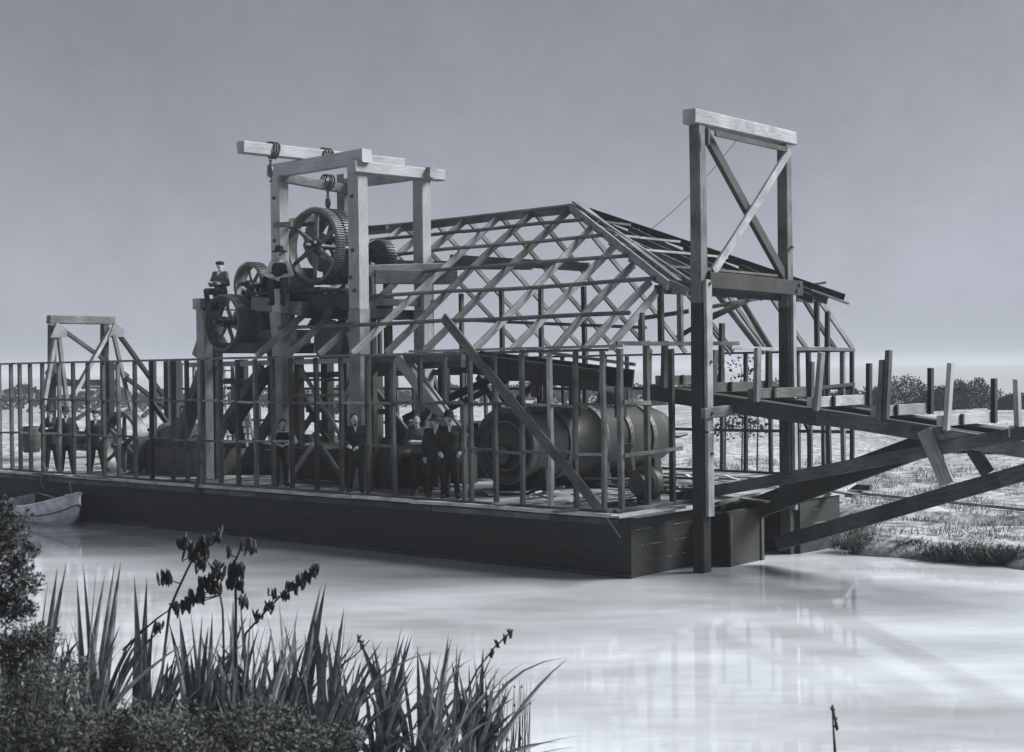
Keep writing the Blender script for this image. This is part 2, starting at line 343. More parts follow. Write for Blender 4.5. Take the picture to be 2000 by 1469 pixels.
# ------------------------------------------------------------------ walls
near=thing('wall_frame',(-12,0,HD),'near long stud wall frame of weathered timber along the deck edge','wall frame','stud wall frames of the deckhouse')
def xn(px): return P(px,850,'y',0).x
full=[-21.84,-21.2,-20.75,-20.2,-19.59,-18.78,-18.09,-17.39,-16.67,-16.04,-15.3,-14.59,-13.74,-13.14,-12.53,-11.84,-11.21,-10.57,-9.94,-9.3,-8.47,-7.66,-6.83,-6.04,-3.89,-3.23,-2.54,-1.85,-1.22,-.57]
x=-22.5
while x>-27: full.insert(0,x); x-=.7
for x in full:
    lt=x in (-3.89,-1.85,-.57)
    board('stud',(x+R.uniform(-.015,.015),0,HD+.05),(x+R.uniform(-.02,.02),0,T-.045),.075,.10,'wood_light' if x==-1.85 else ('wood_mid' if (lt or R.random()<.22) else 'wood_stud'),near,hint=(1,0,0),bow=.012)
for x in (-5.26,-4.57): board('stud',(x,0,HD+1.98),(x,0,T-.045),.08,.09,'wood_stud',near)
board('stud',(-4.06,0,HD+.05),(-4.06,0,HD+1.93),.075,.10,'wood_mid',near)
allx=sorted(full+[-4.06])
for zf,skip in ((1.98,[]),(1.06,[(-7.66,-6.83),(-6.04,-4.06),(-9.3,-8.47),(-20.2,-19.59)])):
    for a,b in zip(allx,allx[1:]):
        if any(abs(a-s[0])<.02 for s in skip): continue
        if zf<1.5 and -6.1<a<-4.1: continue
        z=HD+zf+R.uniform(-.03,.03); board('nogging',(a+.045,0,z),(b-.045,0,z+R.uniform(-.02,.02)),.07,.05,'wood_light' if R.random()<.5 else 'wood_mid',near,hint=(0,1,0))
board('nogging',(-6.0,0,HD+1.98),(-4.1,0,HD+1.98),.07,.05,'wood_mid',near,hint=(0,1,0))
for a,b,dz in ((-27,-19.4,0),(-19.4,-12.6,.0),(-12.6,-7.0,.012),(-7.0,-4.0,0),(-4.0,-.48,.0)):
    board('top_plate',(a+.01,0,T-.02+dz),(b,0,T-.02+dz),.10,.05,'wood_mid',near,hint=(0,1,0))
    board('sill_plate',(a+.01,0,HD+.022),(b,0,HD+.022),.11,.045,'wood_mid',near,hint=(0,1,0))
board('top_plate',(-5.5,-.055,T+.045),(2.1*0-.1,-.02,T+.05),.06,.05,'wood_light',near,hint=(0,1,0))
def tagn(): pass
far=thing('wall_frame',(-12,YF,HD),'far long stud wall frame of dark timber behind the boiler and machinery','wall frame','stud wall frames of the deckhouse')
x=-.45; farx=[]
while x>-26.5: farx.append(x); x-=.72
for x in farx: board('stud',(x+R.uniform(-.03,.03),YF,HD+.05),(x+R.uniform(-.03,.03),YF,T-.05),.085,.10,'wood_stud' if R.random()<.8 else 'wood_mid',far,bow=.012)
for zf in (2.1,1.06):
    for a,b in ((-26.5,-19),(-19,-12.5),(-12.5,-6.2),(-6.2,-.45)):
        board('rail',(a,YF-.075,HD+zf),(b-.02,YF-.075,HD+zf+R.uniform(-.02,.02)),.045,.075,'wood_stud',far,hint=(0,1,0))
for a,b in ((-26.5,-15),(-15,-7),(-7,-.4)):
    board('top_plate',(a+.01,YF,T-.02),(b,YF,T-.02),.11,.05,'wood_mid',far,hint=(0,1,0)); board('sill_plate',(a+.01,YF,HD+.03),(b,YF,HD+.03),.12,.06,'wood_dark',far,hint=(0,1,0))
end=thing('wall_frame',(-.45,YR,HD),'gable end stud wall frame facing the gallows, with long uprights up to the hip','wall frame','stud wall frames of the deckhouse')
XE=-.40
hz=lambda y: T+(ZR-T)*min(y,YF-y,1.62)/YR
for y,z0,z1,m in ((.28,HD,T,'wood_mid'),(1.12,HD,T+.15,'wood_stud'),(1.95,HD,T,'wood_stud'),(.98,T+.05,hz(.98),'wood_mid'),(1.62,T+.05,5.27,'wood_stud'),(2.28,T+.03,5.4,'wood_mid'),
                  (6.55,HD,5.3,'wood_dark'),(7.35,HD,T-.05,'wood_dark'),(7.75,T+.05,5.3,'wood_stud'),(8.25,HD,hz(8.25),'wood_stud'),(8.95,HD,T+.0,'wood_mid')):
    board('stud',(XE,y,z0+.02),(XE,y,z1),.10,.10,m,end,bow=.01)
board('collar_beam',(XE-.02,1.5,5.30),(XE-.02,8.0,5.30),.09,.16,'wood_dark',end,hint=(1,0,0))
board('top_plate',(XE+.07,.1,T+.10),(XE+.07,4.3,T+.12),.05,.08,'wood_mid',end,hint=(1,0,0))
board('top_plate',(XE+.07,4.0,T+.03),(XE+.07,6.1,T+.0),.05,.07,'wood_light',end,hint=(1,0,0))
board('top_plate',(XE+.07,6.4,T+.02),(XE+.07,9.4,T+.0),.05,.08,'wood_mid',end,hint=(1,0,0))
board('gable_rafter',(XE-.02,0.0,T+.03),(XE-.02,1.7,5.36),.05,.15,'wood_light',end,hint=(1,0,0))
board('gable_rafter',(XE-.02,9.5,T+.03),(XE-.02,7.8,5.36),.05,.13,'wood_light',end,hint=(1,0,0))
board('rail',(XE+.06,.30,HD+1.03),(XE+.06,2.2,HD+1.08),.05,.07,'wood_mid',end,hint=(1,0,0))
board('rail',(XE+.06,.30,HD+2.02),(XE+.06,1.15,HD+1.98),.05,.08,'wood_mid',end,hint=(1,0,0))
board('rail',(XE+.06,7.0,HD+1.62),(XE+.06,8.4,HD+1.66),.05,.06,'wood_mid',end,hint=(1,0,0))
board('rail',(XE+.06,6.5,HD+2.1),(XE+.06,9.4,HD+2.2),.05,.08,'wood_stud',end,hint=(1,0,0))
board('knee_brace',(XE,7.35,HD+1.2),(XE,6.65,HD+1.95),.08,.10,'wood_dark',end,hint=(1,0,0))
board('sill_plate',(XE,.06,HD+.03),(XE,3.0,HD+.03),.11,.06,'wood_mid',end,hint=(1,0,0))

# ------------------------------------------------------------------ roof
roof=thing('roof_frame',(-6,YR,T),'open hipped roof skeleton of bare rafters and purlins over the deckhouse','roof frame')
def rp(x,y,dz=0): return V((x,y,T+(ZR-T)*(1-abs(YR-y)/YR)+dz))
board('ridge_board',(-11.9,YR,ZR+.02),(-4.9,YR,ZR+.02),.05,.20,'wood_mid',roof,hint=(0,1,0),segs=8,bow=.02)
board('ridge_board',(-11.6,YR-.06,ZR+.10),(-4.95,YR-.06,ZR+.10),.10,.04,'wood_light',roof,hint=(0,1,0),segs=8,bow=.01)
tops=[(-10.42,-10.42,4.68),(-9.36,-9.34,4.68),(-8.30,-8.26,4.68),(-7.24,-7.18,4.68),(-6.2,-6.13,4.68),(-5.12,-5.02,4.68),(-3.72,-3.74,3.95),(-2.74,-2.58,3.12),(-1.68,-1.62,2.45),(-.92,-.80,1.85)]
rm=['wood_light','wood_mid','wood_mid','wood_light','wood_mid','wood_mid','wood_light','wood_light','wood_light','wood_light']
for k,(xb,xt,yt) in enumerate(tops):
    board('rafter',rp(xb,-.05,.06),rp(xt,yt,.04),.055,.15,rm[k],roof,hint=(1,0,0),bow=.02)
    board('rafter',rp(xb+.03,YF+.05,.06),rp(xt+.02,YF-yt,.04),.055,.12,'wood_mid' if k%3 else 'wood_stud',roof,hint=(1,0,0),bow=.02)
purl=[(.76,-10.6,-.50),(1.74,-11.37,-.62),(2.55,-11.25,-1.84),(3.35,-11.83,-3.08),(4.03,-10.9,-4.12)]
for y,xa,xb in purl:
    xm=xa+(xb-xa)*R.uniform(.45,.6)
    board('purlin',rp(xa,y,.155),rp(xm,y,.16),.07,.06,'wood_mid',roof,hint=(0,1,.9),bow=.015,segs=6)
    board('purlin',rp(xm+.01,y,.16),rp(xb,y,.155),.07,.06,'wood_mid',roof,hint=(0,1,.9),bow=.015,segs=6)
A=V((-4.95,YR-.1,ZR+.06)); Bn=V((-.10,1.45,5.36)); Bf=V((-.10,YF-1.5,5.34))
board('hip_rafter',A,Bn,.05,.18,'wood_light',roof,hint=(.5,.8,0),bow=.01)
board('hip_rafter',A+V((.10,-.02,.10)),Bn+V((.25,.55,.02)),.06,.05,'wood_light',roof,hint=(.5,.8,0))
board('hip_rafter',A+V((.16,.16,.07)),Bn+V((.06,.28,.09)),.10,.03,'wood_light',roof,hint=(.5,.8,0))
board('hip_rafter',A+V((0,.2,0)),Bf+V((.2,.1,-.03)),.05,.18,'wood_dark',roof,hint=(.5,-.8,0))
def hipz(x): 
    k=(x+4.95)/(4.85); return ZR+.0+(5.30-ZR)*k
for i,y in enumerate((1.95,2.65,3.35,4.05,4.75,5.45,6.15,6.85,7.5)):
    k=abs(y-YR)/(YR-1.45); xs_=-4.95+4.85*k+.02
    board('jack_rafter',(xs_,y,hipz(xs_)-.03),(.0,y,hipz(0)-.02),.05,.17,'wood_light' if i in(0,) else('wood_mid' if i<4 else 'wood_stud'),roof,hint=(0,1,0))
for k,m in ((.23,'wood_mid'),(.42,'wood_light'),(.60,'wood_light'),(.80,'wood_mid')):
    x_=-4.95+4.85*k; hy=(YR-1.45)*k
    board('purlin',(x_,YR-hy+.15,hipz(x_)+.10),(x_,YR+hy-.1,hipz(x_)+.10),.07,.05,m,roof,hint=(1,0,0))
board('loose_batten',P(1553,561,'y',7.6),P(1612,552,'y',8.4),.07,.05,'wood_stud',roof)
board('loose_batten',P(1583,566,'x',.0),P(1657,593,'x',.35),.06,.04,'wood_mid',roof)
# inner posts that run up to the far roof slope, and ties
for px,py in ((900,523),(979,548),(1056,545),(1140,556),(741,607)):
    q=P(px,py,'y',7.0); board('inner_post',(q.x,7.0,HD),(q.x,7.0,min(q.z,rp(q.x,7.0).z-.05)),.11,.11,'wood_stud',roof)
for (a,b,pl) in (((700,515),(1040,519),5.2),((880,505),(1150,522),4.2)):
    board('tie_beam',P(*a,'y',pl),P(*b,'y',pl),.06,.20,'wood_mid',roof,hint=(0,1,0))
for (a,b) in (((1252,622),(1345,608)),((1322,660),(1400,612))):
    board('cross_brace',P(*a,'y',4.2),P(*b,'y',4.6),.06,.09,'wood_stud',roof,hint=(0,1,0))
board('cross_brace',P(1385,600,'x',-.7),P(1520,577,'x',-.7),.06,.08,'wood_dark',roof,hint=(1,0,0))
board('cross_brace',P(1385,622,'x',-.9),P(1478,577,'x',-.9),.06,.12,'wood_dark',roof,hint=(1,0,0))
board('cross_brace',P(905,625,'y',6.2),P(1262,640,'y',6.2),.06,.08,'wood_mid',roof,hint=(0,1,0))
for (a,b) in (((1400,573),(1490,690)),((1440,573),(1506,682)),((1385,640),(1424,690))):
    board('cross_brace',P(*a,'y',6.4),P(*b,'y',8.2),.06,.14,'wood_mid',roof,hint=(0,1,0))

# long board leaning on the outside of the near wall
lb=board('leaning_board',P(866,620,'y',-.10),P(1168,990,'y',-.22),.20,.05,'wood_mid',None,hint=(1,0,.6)); tag(lb,'long plank leaning diagonally against the outside of the near wall frame','plank')

# ------------------------------------------------------------------ bow gallows
GX=.6; gl=thing('gallows',(GX,2.95,0),'tall two post timber gallows with cross braces standing in the water at the hull end','gallows')
yl,yr=1.42,4.62
board('post',(GX,yl,5.0),(GX,yl,8.28),.25,.24,'wood_mid',gl,hint=(0,1,0),segs=8,taper=.93)
board('lower_post',(GX,yl,-.7),(GX,yl,5.0),.27,.25,'wood_stud',gl,hint=(0,1,0),segs=8,taper=.93)
board('post',(GX,yr,5.0),(GX,yr,8.29),.24,.24,'wood_mid',gl,hint=(0,1,0),segs=8,taper=.92)
board('lower_post',(GX,yr,-.7),(GX,yr,5.0),.26,.25,'wood_stud',gl,hint=(0,1,0),segs=8,taper=.93)
board('cheek_plank',(GX+.165,yl+.03,2.62),(GX+.165,yl+.03,5.42),.07,.20,'wood_light',gl,hint=(1,0,0))
board('cheek_plank',(GX+.165,yl+.03,1.05),(GX+.165,yl+.03,2.58),.07,.20,'wood_light',gl,hint=(1,0,0))
board('cheek_plank',(GX+.155,yr+.02,.9),(GX+.155,yr+.02,5.40),.07,.12,'wood_light',gl,hint=(1,0,0))
board('cap_beam',(GX,yl-.26,8.42),(GX,yr+.28,8.43),.28,.27,'wood_light',gl,hint=(1,0,0))
board('cap_beam_facing',(GX+.17,yl+.35,8.16),(GX+.17,yr-.2,8.15),.04,.10,'wood_dark',gl,hint=(1,0,0))
board('middle_beam',(GX+.16,yl+.10,5.42),(GX+.16,yr+.34,5.38),.08,.30,'wood_stud',gl,hint=(1,0,0))
board('middle_beam',(GX-.10,yl+.12,5.24),(GX-.10,yr+.0,5.20),.12,.14,'wood_dark',gl,hint=(1,0,0))
board('cross_brace',(GX+.02,yl+.22,8.18),(GX+.02,yr+.02,5.50),.10,.20,'wood_dark',gl,hint=(1,0,0))
board('cross_brace',(GX+.13,yr-.02,8.15),(GX+.13,yl+.30,5.58),.06,.17,'wood_light',gl,hint=(1,0,0))
board('cross_beam',(GX+.2,yl-.22,2.95),(GX+.2,yl+1.5,3.02),.10,.20,'wood_mid',gl,hint=(1,0,0))
board('bolt',(GX+.22,yl,7.9),(GX+.22,yl,8.2),.08,.05,'iron',gl)
for (x,y,z) in ((GX+.21,yl+.06,5.35),(GX+.21,yr+.1,5.33),(GX+.21,yr+.2,5.45),(GX+.21,yl+.05,2.2),(GX+.21,yl+.05,3.9),(GX+.16,yr,6.2),(GX+.26,yl,2.95),(GX+.26,yl+.9,2.98)):
    board('bolt',(x-.03,y,z),(x+.025,y,z),.05,.05,'iron',gl,hint=(0,1,0))
wr=MB(); a_=P(1453,256,'x',GX+.05); b_=P(1205,492,'y',2.4)
wr.tube([a_+(b_-a_)*k/12+V((0,0,-.25*math.sin(math.pi*k/12))) for k in range(13)],.006,5); tag(wr.build('guy_wire','iron',loc=a_),'thin guy wire running from the gallows cap beam down to the roof hip','wire')

# ------------------------------------------------------------------ tailings flume on its stringers
fl=thing('flume',(2.5,3,2.4),'sloping timber flume frame of sills and uprights projecting over the water','flume')
def fz(x): return 3.36-.124*x      # top of the near stringer
board('stringer',(-1.2,2.2,fz(-1.2)-.17),(2.65,2.2,fz(2.65)-.17),.12,.30,'wood_dark',fl,hint=(0,1,0))
board('stringer',(2.6,2.2,fz(2.6)-.15),(4.75,2.2,fz(4.75)-.15),.12,.28,'wood_mid',fl,hint=(0,1,0))
board('stringer',(4.72,2.18,fz(4.72)-.17),(8.6,2.18,fz(8.6)-.17),.12,.28,'wood_mid',fl,hint=(0,1,0))
board('stringer',(-1.2,4.0,fz(-1.2)-.19),(4.0,4.0,fz(4)-.19),.12,.28,'wood_dark',fl,hint=(0,1,0))
board('stringer',(4.02,4.0,fz(4)-.19),(8.6,4.0,fz(8.6)-.19),.12,.28,'wood_dark',fl,hint=(0,1,0))
for i,x in enumerate((-.75,.36,1.32,2.55,3.78,4.98,6.2,7.4)):
    z=fz(x)+.01
    board('sill',(x,1.98,z+.09),(x,4.28,z+.09),.09,.19,'wood_mid' if i<3 else ('wood_light' if i<5 else 'wood_new'),fl,hint=(1,0,0))
    hgt=(.92,.86,1.0,1.05,1.05,1.12,1.0,1.05)[i]; ln=(.02,.05,.02,.10,.05,.08,-.03,.04)[i]
    board('upright',(x+.075,2.10,z-.06),(x+.075+ln,2.12,z-.06+hgt),.08,.15,('wood_mid','wood_stud','wood_mid','wood_mid','wood_mid','wood_new','wood_light','wood_mid')[i],fl,hint=(1,0,0))
    hgt=(1.25,.80,.70,.80,.85,.8,.9,.8)[i]
    board('upright',(x+.075,4.16,z-.02),(x+.075+R.uniform(0,.06),4.16,z-.02+hgt),.08,.13,'wood_stud',fl,hint=(1,0,0))
    board('cleat',(x+.08,2.75,z+.0),(x+.08,2.75,z+.19),.05,.07,'wood_stud',fl,hint=(1,0,0))
board('upright',(3.95,2.12,fz(3.9)),(4.02,2.12,fz(3.9)+1.18),.08,.14,'wood_stud',fl)
board('floor_board',(-1.1,2.35,fz(-1.1)-.03),(8.5,2.35,fz(8.5)-.03),.18,.03,'wood_stud',fl,hint=(0,1,0))
board('floor_board',(-1.1,3.75,fz(-1.1)-.06),(8.5,3.75,fz(8.5)-.06),.3,.03,'wood_stud',fl,hint=(0,1,0))
board('brace',P(1805,840,'y',2.06),P(1850,945,'y',2.06),.25,.06,'wood_light',fl,hint=(1,0,0))
board('brace',P(1895,870,'y',3.3),P(1930,925,'y',3.3),.24,.07,'wood_stud',fl,hint=(1,0,0))
# outrigger struts that carry it
board('strut',P(1313,974,'y',2.6),P(1960,853,'y',2.05),.12,.22,'wood_worn',fl,hint=(0,1,0),segs=6)
board('strut',P(1960,853,'y',2.05),P(2080,833,'y',1.95),.12,.22,'wood_worn',fl,hint=(0,1,0))
board('strut',P(1519,1062,'y',3.1),P(1960,935,'y',2.6),.14,.28,'wood_worn',fl,hint=(0,1,0),segs=6)
board('strut',P(1955,936,'y',2.6),P(2090,897,'y',2.45),.14,.28,'wood_worn',fl,hint=(0,1,0))
board('strut',P(1425,1012,'y',3.4),P(1810,868,'y',3.6),.16,.42,'wood_dark',fl,hint=(0,1,0),segs=6)
board('strut',P(1800,868,'y',3.6),P(2080,876,'y',4.2),.14,.28,'wood_dark',fl,hint=(0,1,0))
for (x,y,z) in ((4.4,2.12,fz(4.4)-.12),(4.6,2.12,fz(4.6)-.24),(4.95,2.10,fz(4.95)-.1),(2.4,2.12,fz(2.4)-.2),(2.8,2.12,fz(2.8)-.1),(5.3,2.1,fz(5.3)-.25)):
    board('bolt',(x,y+.03,z),(x,y-.03,z),.06,.06,'iron',fl,hint=(1,0,0))
# inner trough under the roof
tr=thing('sluice_trough',(-5,3.2,3.6),'dark planked sluice trough sloping down under the roof above the boiler','trough')
a_=P(870,706,'y',3.0); b_=P(1172,746,'y',3.0)
board('trough_side',a_,b_,.06,.40,'wood_dark',tr,hint=(0,1,0)); board('trough_side',a_+V((0,1.2,.05)),b_+V((0,1.2,.05)),.06,.40,'wood_dark',tr,hint=(0,1,0))
board('trough_floor',a_+V((0,.6,-.17)),b_+V((0,.6,-.17)),1.14,.05,'wood_dark',tr,hint=(0,1,0))
board('trough_rim',a_+V((0,-.03,.23)),b_+V((0,-.03,.23)),.09,.05,'wood_stud',tr,hint=(0,1,0))
board('trough_rim',P(1030,683,'y',3.0),P(1240,712,'y',3.0),.06,.07,'wood_mid',tr,hint=(0,1,0))
for px in (1122,1212): 
    q=P(px,770,'y',3.1); board('leg',(q.x,3.1,HD+1.62),(q.x,3.1,3.4),.22,.16,'wood_dark',tr)
for k in range(4):
    q=a_+(b_-a_)*(.2+.22*k); board('rib',q+V((0,-.06,-.2)),q+V((0,-.06,.24)),.07,.05,'wood_dark',tr)

# ------------------------------------------------------------------ head frame with its hoisting beams
hf=thing('head_frame',(-9.5,2,HD),'tall pale timber head frame rising through the deckhouse roof','head frame')
def zt(px,py,y): return P(px,py,'y',y).z
FLx,FRx=-10.80,-8.12; fy,by=1.0,3.05
zL=zt(550,345,1.0)
for nm,x,y,z1,m,w_ in (('post',FLx,fy,zL,'wood_new',.32),('post',FRx,fy,zL+.06,'wood_new',.34),('post',FLx,by,zL+.25,'wood_light',.26),('post',FRx,by,zL+.05,'wood_new',.32)):
    board(nm,(x,y,5.2),(x,y,z1),w_,w_,m,hf,segs=4,bow=.004); board('lower_post',(x,y,HD),(x,y,5.19),w_+.03,w_+.02,'wood_light' if (x,y)!=(FLx,by) else 'wood_dark',hf,segs=4)
board('cap_beam',(FLx-.25,fy-.02,zL+.15),(FRx+.35,fy-.02,zL+.17),.30,.30,'wood_new',hf,hint=(0,1,0))
board('cap_beam',(FRx+.12,fy-.3,zL-.08),(FRx+.12,by+.55,zL+.0),.28,.26,'wood_new',hf,hint=(1,0,0))
board('cross_beam',P(545,346,'x',FLx+.18),P(682,371,'x',FLx+.18),.14,.22,'wood_light',hf,hint=(1,0,0))
board('cap_beam',(FLx-.1,by,zL+.02),(FRx+.4,by,zL+.0),.22,.24,'wood_light',hf,hint=(0,1,0))
hbA=P(470,287,'x',-9.9); hbB=P(784,321,'x',-9.9)
board('hoist_beam',hbA,hbB,.24,.27,'wood_new',hf,hint=(1,0,0))
board('girt',P(537,440,'y',fy-.2),P(570,438,'y',fy-.2),.10,.12,'wood_mid',hf,hint=(0,1,0))
board('girt',P(560,438,'x',FLx),P(690,418,'y',by),.14,.22,'wood_mid',hf,hint=(0,1,0))
board('girt',P(700,446,'y',2.2),P(756,444,'y',2.2),.10,.10,'wood_stud',hf,hint=(0,1,0))
board('girt',(FRx-.1,fy+.6,5.95),(FRx+.9,by+.2,5.95),.16,.32,'wood_mid',hf,hint=(0,1,0))
board('girt',P(700,530,'y',1.4),P(870,525,'y',3.0),.12,.26,'wood_light',hf,hint=(0,1,0))
board('girt',P(715,590,'y',1.6),P(850,592,'y',3.3),.12,.16,'wood_mid',hf,hint=(0,1,0))
for px,pl in ((758,2.4),(727,1.9)):
    q=P(px,640,'y',pl); board('post',(q.x,pl,HD),(q.x,pl,P(px,540,'y',pl).z),.16,.16,'wood_stud',hf)
q=P(838,640,'y',3.3); board('post',(q.x,3.3,HD),(q.x,3.3,P(838,505,'y',3.3).z),.2,.18,'wood_mid',hf)
for (a,b,pl,m,wd) in (((778,700),(905,868),1.5,'wood_light',.26),((790,690),(915,858),1.62,'wood_new',.10),((832,706),(880,845),3.4,'wood_mid',.2),
     ((345,862),(400,705),1.2,'wood_mid',.24),((355,868),(412,712),1.35,'wood_dark',.24),((437,826),(512,716),1.2,'wood_mid',.2),((450,842),(528,722),1.35,'wood_dark',.22),((478,905),(540,800),1.4,'wood_dark',.26),
     ((790,818),(1000,722),4.6,'wood_dark',.16),((875,800),(992,742),5.6,'wood_dark',.14),((935,735),(982,802),5.0,'wood_dark',.18),
     ((573,925),(612,868),.7,'wood_light',.12),((612,848),(664,925),.9,'wood_mid',.1),((588,720),(664,850),.9,'wood_mid',.09),((655,805),(700,735),1.5,'wood_light',.14)):
    board('diagonal_brace',P(*a,'y',pl),P(*b,'y',pl),.14 if wd>.15 else .06,wd,m,hf,hint=(0,1,0))
for (a,b,pl,m,wd) in (((371,713),(700,704),1.25,'wood_light',.12),((722,702),(905,696),1.6,'wood_mid',.18),((716,716),(905,708),1.9,'wood_dark',.22),((565,772),(664,772),1.3,'wood_mid',.06),((570,742),(664,742),2.2,'wood_mid',.06)):
    board('tie_beam',P(*a,'y',pl),P(*b,'y',pl),.14,wd,m,hf,hint=(0,1,0))

for px,pl,wd in ((585,2.2,.2),(640,3.2,.24),(735,4.0,.2),(478,3.4,.18),(330,3.6,.2),(300,2.8,.16),(765,2.6,.16),(868,2.2,.2),(985,6.2,.2),(1058,6.6,.18)):
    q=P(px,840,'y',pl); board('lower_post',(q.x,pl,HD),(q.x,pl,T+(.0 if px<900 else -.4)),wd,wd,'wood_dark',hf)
for (a,b,pl) in (((590,770),(640,860),2.6),((470,760),(430,860),2.9),((640,765),(585,850),3.4),((735,765),(800,850),3.6),((860,770),(800,850),2.8),((300,790),(365,880),2.6),((1050,745),(990,800),6.3)):
    board('diagonal_brace',P(*a,'y',pl),P(*b,'y',pl),.08,.15,'wood_stud',hf,hint=(0,1,0))
for (a,b,pl) in (((565,733),(900,727),3.2),((420,745),(560,748),3.1),((600,800),(760,804),3.8),((565,880),(665,884),1.4),((420,870),(540,872),2.4)):
    board('tie_beam',P(*a,'y',pl),P(*b,'y',pl),.1,.14,'wood_stud',hf,hint=(0,1,0))
for (x,y,z) in ((FLx,fy-.17,7.9),(FRx,fy-.18,7.7),(FRx+.05,fy-.18,5.6),(FRx-.08,fy-.18,5.9),(FRx,fy-.18,6.5),(FLx,fy-.17,6.9)):
    board('bolt',(x,y+.03,z),(x,y-.03,z),.07,.07,'iron',hf,hint=(1,0,0))
# winch platform in front of the head frame
wp=thing('winch_platform',(-12.5,1.2,HD),'heavy timber winch platform carrying gear wheels beside the head frame','platform')
board('post',(-13.75,1.0,HD),(-13.75,1.0,5.55),.32,.28,'wood_light',wp,segs=4)
board('post',(-13.72,1.30,HD),(-13.72,1.30,5.5),.30,.28,'wood_dark',wp,segs=4)
board('post',(-13.75,3.2,HD),(-13.75,3.2,5.6),.25,.25,'wood_dark',wp,segs=4)
board('cap_beam',P(390,594,'x',-13.75)+V((0,-.1,0)),P(390,594,'x',-13.75)+V((0,2.6,0)),.30,.27,'wood_light',wp,hint=(1,0,0))
for y,(pa,pb),z_,m in ((1.0,(425,548),680,'wood_dark'),(2.9,(425,620),680,'wood_dark')):
    board('bearer',P(pa,z_,'y',y),P(pb,z_,'y',y),.26,.26,m,wp,hint=(0,1,0))
board('bearer',P(500,592,'y',1.25),P(905,586,'y',1.25)-V((5.0,0,0)),.3,.34,'wood_mid',wp,hint=(0,1,0))
board('bearer',P(545,590,'y',1.5),P(700,590,'y',1.5),.3,.40,'wood_dark',wp,hint=(0,1,0))
board('bearer',P(545,590,'y',3.0),P(760,590,'y',3.0),.3,.34,'wood_dark',wp,hint=(0,1,0))
board('knee_brace',P(383,695,'y',1.0),P(398,650,'y',1.0),.16,.18,'wood_light',wp,hint=(0,1,0))
board('bearer',P(560,600,'y',1.35),P(572,688,'y',1.35),.24,.26,'wood_light',wp,hint=(0,1,0))
board('bearer',P(540,610,'y',.95),P(548,690,'y',.95),.26,.26,'wood_light',wp,hint=(0,1,0))
for px in (590,640,690):
    board('cross_bearer',P(px,612,'y',1.1),P(px,612,'y',1.1)+V((0,2.4,0)),.26,.22,'wood_dark',wp,hint=(1,0,0))
board('deck_plank',P(500,574,'y',1.2),P(690,566,'y',1.2),.7,.05,'wood_dark',wp,hint=(0,1,0))

def wheel(name,c,rad,width,label,cat,spokes=6,curved=False,teeth=0,rimt=.09,m='iron_worn',hubr=.12,a0=.3,sp=.05,group=None,flange=0):
    c=V(c); t=thing(name,c,label,cat,group)
    b=MB(); w2=width/2; ri=rad-rimt
    if curved: ri=rad-.05
    b.lathe_y(c,[(-w2,ri),(-w2,rad),(0,rad+.012),(w2,rad),(w2,ri),(0,ri-.02)],64); 
    if curved: b.lathe_y(c,[(-w2,ri),(-w2,rad-.012),(-w2-.02,rad-.02),(-w2-.02,ri)],64)
    b.build('rim',m,t,smooth=not curved and False)
    if teeth:
        g=MB()
        for i in range(teeth):
            q=2*math.pi*i/teeth; M=Matrix.Translation(c)@Matrix.Rotation(-q,4,'Y'); g.box((rad+.012,0,0),(.04,width*.98,2*math.pi*rad/teeth*.5),M)
        g.build('teeth','iron_worn',t)
    h_=MB(); h_.lathe_y(c,[(-w2*.9-.04,.0),(-w2*.9-.04,hubr),(w2*.9+.04,hubr),(w2*.9+.04,.0)],24,closed=False); h_.lathe_y(c,[(-w2-.22,.0),(-w2-.22,hubr*.45),(w2+.6,hubr*.45),(w2+.6,.0)],16,closed=False)
    h_.build('hub','iron',t)
    for i in range(spokes):
        q=a0+2*math.pi*i/spokes; pts=[];rr=[]
        for k in range(7):
            s=k/6; r_=hubr*.7+(ri+.01-hubr*.7)*s; qq=q+(.55*math.sin(s*math.pi*.9) if curved else 0)
            pts.append(c+V((math.cos(qq)*r_,0,math.sin(qq)*r_))); rr.append(sp*(1.25-.45*s))
        s_=MB(); s_.tube(pts,rr,8); s_.build('spoke','iron_worn',t,smooth=True)
    return t
wheel('gear_wheel',P(617,481,'y',1.32),.875,.24,'large six spoked toothed gear wheel high in the head frame under the chain','gear wheel',6,teeth=96,rimt=.065,a0=.45,hubr=.14,sp=.055)
wheel('gear_wheel',P(494,556,'y',1.6),.53,.34,'smaller spur gear on the winch platform beside the seated man in the hat','gear wheel',6,teeth=54,rimt=.06,a0=.9,sp=.04,hubr=.10)
wheel('belt_pulley',P(449,630,'y',1.02),.69,.50,'wide belt pulley with curved spokes at the left of the winch platform','pulley',6,curved=True,a0=.2,sp=.045,hubr=.12)
wheel('belt_pulley',P(474,625,'y',2.4),.30,.2,'small dark pulley seen behind the curved spoke pulley','pulley',4,a0=.5,sp=.03,hubr=.08,m='iron')
wheel('gear_wheel',P(643,470,'y',2.3),.74,.3,'dark gear wheel partly hidden behind the largest gear wheel','gear wheel',5,teeth=60,rimt=.30,a0=.1,m='iron',sp=.07)
wheel('sprocket',P(621,634,'y',1.8),.20,.16,'small toothed sprocket under the winch bearers','sprocket',4,teeth=9,rimt=.12,a0=.1,m='iron',sp=.03,hubr=.07)
wheel('flywheel',P(243,869,'y',1.45),.92,.34,'big dark flywheel with a pale rim standing on deck behind the left studs','flywheel',6,rimt=.10,a0=.5,m='iron_worn',hubr=.14,sp=.06)
wheel('gear_wheel',P(742,505,'y',2.6),.42,.3,'low dark gear seen through the rafters right of the tall front post','gear wheel',5,teeth=40,rimt=.16,a0=.3,m='iron',sp=.05)
